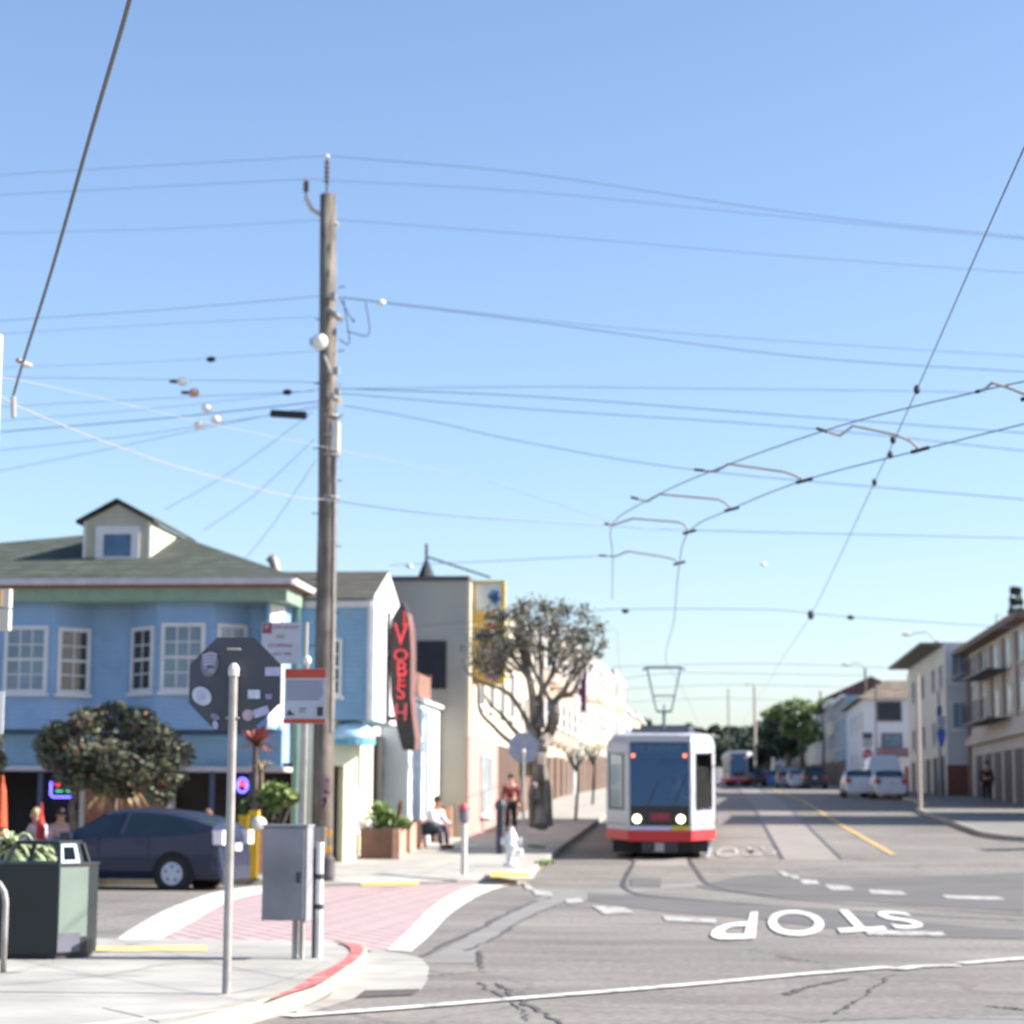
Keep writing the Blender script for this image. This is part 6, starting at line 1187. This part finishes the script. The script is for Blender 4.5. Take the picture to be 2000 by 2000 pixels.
# street lamps and poles
lampg=mat('lamp_arm_grey',(.42,.40,.37),.5)
def lamp(px,Y,ptop,arm_px=None,col=None,label='',rad=.13,pb=1555,grp='street poles'):
    X=X_(px,Y,pb); z=g(Y)+.12; zt=Z_(ptop,Y,px); r=empty('street_lamp' if arm_px else 'street_pole',(X,Y,z),label,'street lamp' if arm_px else 'pole',grp); b=MB(); b.tube([(X,Y,z),(X,Y,zt)],rad,10,r2=rad*.75); b.build('pole',col or wood,r)
    if arm_px:
        q=at(arm_px[0],arm_px[1],Y); b=MB(); b.tube([(X,Y,zt-.1),((X*2+q[0])/3,Y,max(zt,q[2])+.1),(q[0],Y,q[2])],.045,6); b.build('arm',lampg,r); b=MB(); b.ball((q[0]-.1,Y,q[2]-.03),.22,10,(1.5,.7,.5)); b.build('lamp_head',cream_m,r)
pm_=mat('pinkish_concrete_pole',(.42,.36,.31),.85,.1,2)
lamp(1797,88.5,1318,None,pm_,'pale pinkish pole standing before the grey block',rad=.085)
lamp(1835,128,1252,(1775,1238),mat('brown_pole',(.22,.14,.12),.9),'tall brown pole with a lamp arm reaching left above the eave',rad=.17,pb=1480)
lamp(1897,112.5,1316,(1860,1322),mat('brown_pole',(.22,.14,.12),.9),'lamp pole with a short curved arm at the beige block corner',rad=.11)
lamp(1694,163,1305,(1655,1297),None,'thin lamp pole with arm above the white corner house',rad=.12)
lamp(1606,228,1350,None,pm_,'pinkish pole in front of the plum gabled house',rad=.22)
lamp(1476,235,1340,(1462,1336),pm_,'pale pole between the second tram and the green tree',rad=.20)
lamp(1118,112,1322,None,mat('light_grey_pole',(.48,.48,.48),.7),'light grey pole on the left pavement beside the pollarded tree',rad=.22)
lamp(1213,240,1345,(1190,1230),None,'lamp pole just left of the tram roof',rad=.11); lamp(1424,330,1345,None,wood,'thin distant pole right of the tram',rad=.12); lamp(1714,150,1330,None,mat('dark_pole',(.08,.07,.08),.8),'dark thin pole before the white corner house',rad=.07)
# signs on the right
X=X_(1838,104,1560); z=g(104)+.15; r=empty('blue_arrow_sign',(X,104,z),'post with a blue arrow shaped sign before the grey block','sign'); b=MB(); b.tube([(X,104,z),(X,104,z+5.1)],.05,8); b.build('post',mat('green_grey_post',(.14,.16,.15),.6),r)
def s3(zx,zy): return at(1700+zx/4.293,1150+zy/4.293,103.9)
b=MB(); b.slab([s3(*q) for q in [(560,1175),(630,1175),(632,1230),(610,1325),(580,1325),(558,1230)]],(0,.03,0)); b.build('blue_plate',mat('sign_blue',(.05,.12,.45),.5),r); b=MB(); b.slab([s3(*q) for q in [(560,1065),(630,1065),(630,1165),(560,1165)]],(0,.03,0)); b.build('pale_plate',mat('sign_pale_blue',(.35,.38,.48),.5),r); b=MB(); b.slab([s3(*q) for q in [(558,990),(600,980),(600,1060),(558,1065)]],(0,.03,0)); b.build('dark_plate',mat('sign_dark_blue',(.05,.07,.16),.5),r)
Yq=150; X=X_(1696,Yq,1540); z=g(Yq)+.15; r=empty('stop_sign',(X,Yq,z),'red stop sign with dark sign above it at the far side street','stop sign'); b=MB(); b.tube([(X,Yq,z),(X,Yq,Z_(1430,Yq,1696))],.05,8); b.build('post',galv,r)
zc=Z_(1474,Yq,1696); b=MB(); b.slab([(X+.34*cos(pi/8+k*pi/4),Yq-.08,zc+.42*sin(pi/8+k*pi/4)) for k in range(8)][::-1],(0,.02,0)); b.build('plate',mat('stop_red',(.28,.02,.06),.5),r); text('lettering','STOP',.22,.002,MATS['white_trim'],r,face_cam(X,Yq-.09,zc))
b=MB(); b.box(X-.32,X+.32,Yq-.1,Yq-.06,Z_(1460,Yq,1696),Z_(1444,Yq,1696)); b.build('grey_plate',mat('plate_grey_green',(.25,.30,.30),.6),r); b=MB(); b.box(X-.34,X+.34,Yq-.1,Yq-.06,Z_(1443,Yq,1696),Z_(1431,Yq,1696)); b.build('dark_plate',mat('plate_dark',(.05,.06,.08),.6),r)
# antenna frame on the beige block roof
Y=100; X=X_(1938,Y,1240); r=MB(); zr_=bz+.28; r.tube([(X+.2,Y,zr_),(X+.2,Y,Z_(1200,Y,1938))],.03,5); r.tube([(X+.2,Y,Z_(1200,Y,1938)),(X+.5,Y,Z_(1203,Y,1938)),(X+.5,Y,Z_(1222,Y,1938))],.025,5); tag(r.build('roof_antenna',galv,None),'thin bent antenna on the beige block roof','antenna')
# ============================================================ OVERHEAD WIRES
wire=mat('wire_dark',(.10,.13,.17),.5,.1,3,metal=.3); wirep=mat('wire_pale',(.33,.31,.29),.5,.1,3); copper=mat('contact_wire',(.09,.095,.11),.4,metal=.4)
GW='overhead utility wires fanning out from the wooden pole'
def wr(name,pts,r,m,label,group,cat='wire',n=6):
    b=MB(); b.tube(cr(pts,n),r,5); return tag(b.build(name,m),label,cat,group)
def U_pts(l,Y=None,Y1=None):
    out=[]; Y=Y or WY
    for i,(x,y) in enumerate(l): YY=Y if Y1 is None else Y+(Y1-Y)*i/(len(l)-1); out.append(at(x*V,y*V,YY))
    if l[-1][0]>=1990: out.append(tuple(Vector(out[-1])*2-Vector(out[-2])))
    if l[0][0]<0: out.insert(0,tuple(Vector(out[0])+(Vector(out[0])-Vector(out[2]))*1.5))
    return out
uw=[([(-60,334),(0,330),(300,312),(617,294)],.012,'topmost faint wire left of the wooden pole'),([(617,294),(1000,328),(1500,402),(2000,454)],.016,'topmost wire right of the wooden pole'),
([(-60,372),(0,368),(300,352),(577,338)],.012,'wire from the side arm insulator to the left'),([(577,338),(1000,362),(1500,411),(2000,458)],.012,'wire from the side arm insulator to the right'),
([(-60,442),(0,440),(300,432),(608,415)],.010,'third wire down on the left of the pole'),([(615,413),(1000,442),(1500,484),(2000,520)],.012,'third wire down on the right of the pole'),
([(-60,610),(0,605),(300,585),(612,558)],.014,'wire meeting the pole just above the white globe, left side'),([(-60,634),(0,630),(300,612),(610,597)],.009,'faint wire just below the one above the white globe, left side'),
([(645,562),(719,571),(1000,606),(1500,672),(2000,706)],.020,'dark wire with an insulator running right from the bracket'),([(645,560),(1100,612),(1500,645),(2000,676)],.012,'finer wire just above the dark bracket wire on the right'),
([(-60,700),(0,694),(300,682),(600,662)],.010,'faint wire with a dark knob left of the white globe'),
([(-60,714),(30,712),(300,716),(610,722),(640,730)],.014,'nearly level wire through the two upper white insulators'),([(640,734),(1000,730),(1300,733),(1725,738),(1845,741)],.016,'nearly level wire running right to the overhead bracket'),
([(640,733),(1000,748),(1500,785),(2000,822)],.022,'dark wire sloping gently right, upper of a pair'),([(640,742),(1000,772),(1500,806),(2000,858)],.020,'dark wire sloping gently right, lower of a pair'),
([(650,765),(800,792),(1000,836),(1340,890),(2000,948)],.020,'dark wire sagging right below the pair'),
([(-60,776),(0,768),(300,752),(590,738)],.014,'wire second below the level wire on the left'),([(-60,822),(0,815),(300,790),(510,768),(600,758)],.026,'thick black cable on the left leading to the splice case'),
([(-60,800),(0,794),(300,770),(605,735)],.012,'thin wire just above the thick black cable'),([(-60,856),(0,850),(250,822),(400,800),(600,770)],.014,'thin wire below the thick black cable'),([(-60,898),(0,888),(200,848),(400,805),(600,765)],.014,'lowest rising wire on the left')]
for pts,r_,lab in uw: wr('utility_wire',U_pts(pts),r_*.46,wire,lab,GW)
for i,(a,c) in enumerate((((590,778),(310,962)),((592,830),(385,1000)),((596,868),(440,1080)))):
    A=at(a[0]*V,a[1]*V,WY); Bp=at(c[0]*V,c[1]*V,55); wr('service_wire',[A,((A[0]+Bp[0])/2,(A[1]+Bp[1])/2,(A[2]+Bp[2])/2-.15),Bp],.007,wire,['upper','middle','lower'][i]+' of three service wires dropping from the pole to the blue house roofs','service wires to the blue houses')
# span wire from near left to far right; sunlit left part coloured pale
pl=[(-40,742,20.5),(0,748,21),(30,765,22),(120,803,24),(210,838,26),(350,885,30),(540,935,36),(610,942,39),(840,972,44),(1150,992,48),(1300,1000,50),(1932,1015,54),(2050,1014,55),(2700,1005,58)]
P=[at(x*V,y*V,Y) for x,y,Y in pl]; b=MB(); b.tube(cr(P[:8],5),.008,6); r0=tag(b.build('span_wire',wirep),'thick pale span wire crossing in front of the wooden pole','wire'); b=MB(); b.tube(cr(P[7:],5),.013,6); tag(b.build('span_wire',wire),'continuation of the span wire right of the wooden pole, dark against the sky','wire')
b=MB(); b.tube(cr([at(x*V,y*V,Y) for x,y,Y in [(-20,712,21),(30,716,22),(150,742,26),(400,800,34),(620,845,40),(900,905,44),(1155,985,44)]],5),.0045,5); tag(b.build('span_wire',wirep),'fine pale span wire sagging from the left post behind the pole','wire')
# insulators strung on the left wires, splice case
for i,(x,y,dk_,lab) in enumerate(((344,720,1,'uppermost white insulator on the left wires'),(366,741,1,'brownish insulator second from the top on the left wires'),(390,770,0,'middle white insulator on the left wires'),(408,792,0,'right lower white insulator on the left wires'),(376,802,0,'left lower white insulator on the left wires'))):
    q=at(x*V,y*V,WY-.3); b=MB(); b.ball(q,.125,10,(1,.9,.8)); o_=tag(b.build('wire_insulator',insw if i!=1 else corl,smooth=True),lab,'insulator','strung insulators on the left wires')
    if dk_: b=MB(); b.tube([(q[0]-.28,q[1],q[2]+.01),(q[0]-.08,q[1],q[2])],.04,6); c_=b.build('clamp',blkp); c_.parent=o_
for x,y,Y,lab in ((719,571,WY,'pale insulator just right of the pole bracket'),(398,678,WY,'dark knob on the faint wire left of the pole'),(1440,1065,70,'pale insulator hanging alone in the sky above the tram'),(1180,1153,60,'small insulator near the pollarded tree crown'),(1605,1165,60,'small dark insulator on the far span wire'),(542,740,WY,'dark knob above the splice case'),(772,1068,60,'pale insulator left of the roof mast')):
    q=at(x*V,y*V,Y); b=MB(); b.ball(q,.085,8,(1.3,.9,.8)); tag(b.build('wire_insulator',insw if 'pale' in lab else blkp,smooth=True),lab,'insulator')
b=MB(); x0,z0=at(511*V,780*V,WY)[0],at(545*V,782*V,WY)[2]; x1=at(578*V,784*V,WY)[0]; b.tube([(x0,WY,z0+.03),(x1,WY,z0-.03)],.085,10); tag(b.build('splice_case',blkp),'black cylindrical splice case hanging on the cable left of the pole','splice case')
# contact wires over the tracks: real curves at 5.5 m
ZT=5.5
A_=[atz(*q,ZT) for q in [(3200,560),(2600,690),(2200,780),(2000,828),(1801,878),(1574,937),(1429,994),(1346,1038)]]+[(-.55,34,5.42),(-.8,43,5.35),(T1+.1,58,5.5),(T1,90,6.6),(T1,160,8.1),(T1,260,9.6)]
B_=[atz(*q,ZT) for q in [(3200,500),(2600,620),(2150,715),(2000,745),(1905,766),(1636,833),(1387,921),(1263,978),(1196,1025)]]+[(-1.56,33,5.5),(-1.9,40,5.5)]
C_=[(1.82,4,5.5),(1.83,12.2,5.5),(1.89,19.7,5.5),(1.92,25.4,5.5),(1.96,43.4,5.5),(1.9,60,5.75),(2.2,90,6.7),(T2,160,8.3),(T2,260,9.8)]
D_=[atz(*q,ZT) for q in [(300,-200),(253,0),(180,250),(100,530),(50,690),(26,771)]]
GT='tram contact wires'
wr('contact_wire',A_,.008,copper,'contact wire curving from the front tram pantograph to the right',GT); wr('contact_wire',B_,.0075,copper,'upper contact wire curving right, parallel to the pantograph wire',GT); wr('contact_wire',C_,.006,copper,'straight contact wire slanting up to the right edge',GT); wr('contact_wire',D_,.0135,copper,'dark contact wire slanting across the upper left corner',GT)
# curved pull-off brackets between the two wires
GB='cream pull-off tubes between the curving contact wires'
br_=[[(1840,740),(1858,735),(1872,722),(1905,732),(1945,748)],[(1540,808),(1585,822),(1610,803),(1690,820),(1718,832),(1735,848)],[(1310,886),(1350,890),(1375,875),(1480,890),(1500,897),(1517,906)],[(1190,938),(1222,946),(1245,932),(1355,942),(1368,948),(1380,960)],[(1140,988),(1158,990),(1195,978),(1280,985),(1292,990),(1300,1003)],[(1130,1048),(1160,1050),(1185,1040),(1250,1050),(1272,1055),(1281,1062)]]
lbs=['pull-off tube at the right edge of the sky','second pull-off tube from the right edge','third pull-off tube from the right','fourth pull-off tube from the right','fifth pull-off tube, where the wires turn straight','lowest pull-off tube, straight above the tram']
yy_=[19.5,22.3,24.6,27.6,30,34]
for i,l in enumerate(br_):
    P=[at(x*V,y*V,yy_[i]) for x,y in l]; b=MB(); b.tube(P,.016,7); o_=tag(b.build('pull_off_tube',wirep),lbs[i],'bracket',GB); b=MB(); b.tube([Vector(P[-1])+Vector((-.09,0,-.03)),Vector(P[-1])+Vector((.10,0,.02))],.022,6); c_=b.build('clamp',blkp); c_.parent=o_; b=MB(); b.tube([P[0],Vector(P[0]).lerp(Vector(P[1]),.45)],.018,6); c_=b.build('clamp',blkp); c_.parent=o_
for x,y in ((1730,735),(1685,830),(1680,858),(1650,910),(1530,1160)):
    q=atz(x*V,y*V,ZT); b=MB(); b.ball(q,.045 if y<1000 else .1,8,(.7,1.6,1)); tag(b.build('wire_clamp',blkp),'dark clamp on the straight contact wire '+{735:'at its highest crossing',830:'just right of the tube, upper',858:'just left of the second tube end',910:'below the crossing of the wires',1160:'low in the sky above the street'}[y],'clamp','clamps on the straight contact wire')
q=atz(26,771,ZT); b=MB(); b.tube([(q[0],q[1],q[2]-.02),(q[0]+.01,q[1],q[2]-.22)],.024,7); tag(b.build('hanging_insulator',wirep),'pale insulator hanging at the wire junction by the left edge','insulator')
q=atz(47*1.0,709,ZT); b=MB(); b.tube([(q[0]-.02,q[1]-.12,q[2]),(q[0]+.02,q[1]+.12,q[2])],.022,7); tag(b.build('wire_insulator',wirep),'pale joint on the dark contact wire in the upper left','insulator')
# far span wires across the street
GS='fine span wires across the tram street'
for i,(l,Y) in enumerate((([(735,1066),(900,1060),(1150,1048)],58),([(1150,1149),(1440,1150),(1605,1164),(2000,1190)],60),([(1155,1258),(1440,1252),(1720,1262)],95),([(1160,1300),(1400,1292),(1700,1300)],130),([(1165,1325),(1380,1318),(1600,1330)],170),([(1170,1280),(1300,1270),(1650,1275)],112),([(700,1190),(850,1176),(1150,1150)],58))):
    wr('street_span_wire',[at(x*V,y*V,Y) for x,y in l],.006+.00005*Y,wire,['highest span wire left of the tram wires','span wire above the right hand roofs','span wire level with the front pantograph','span wire low over the right hand cars','lowest distant span wire','span wire just above the front pantograph','span wire crossing before the tan building'][i],GS)
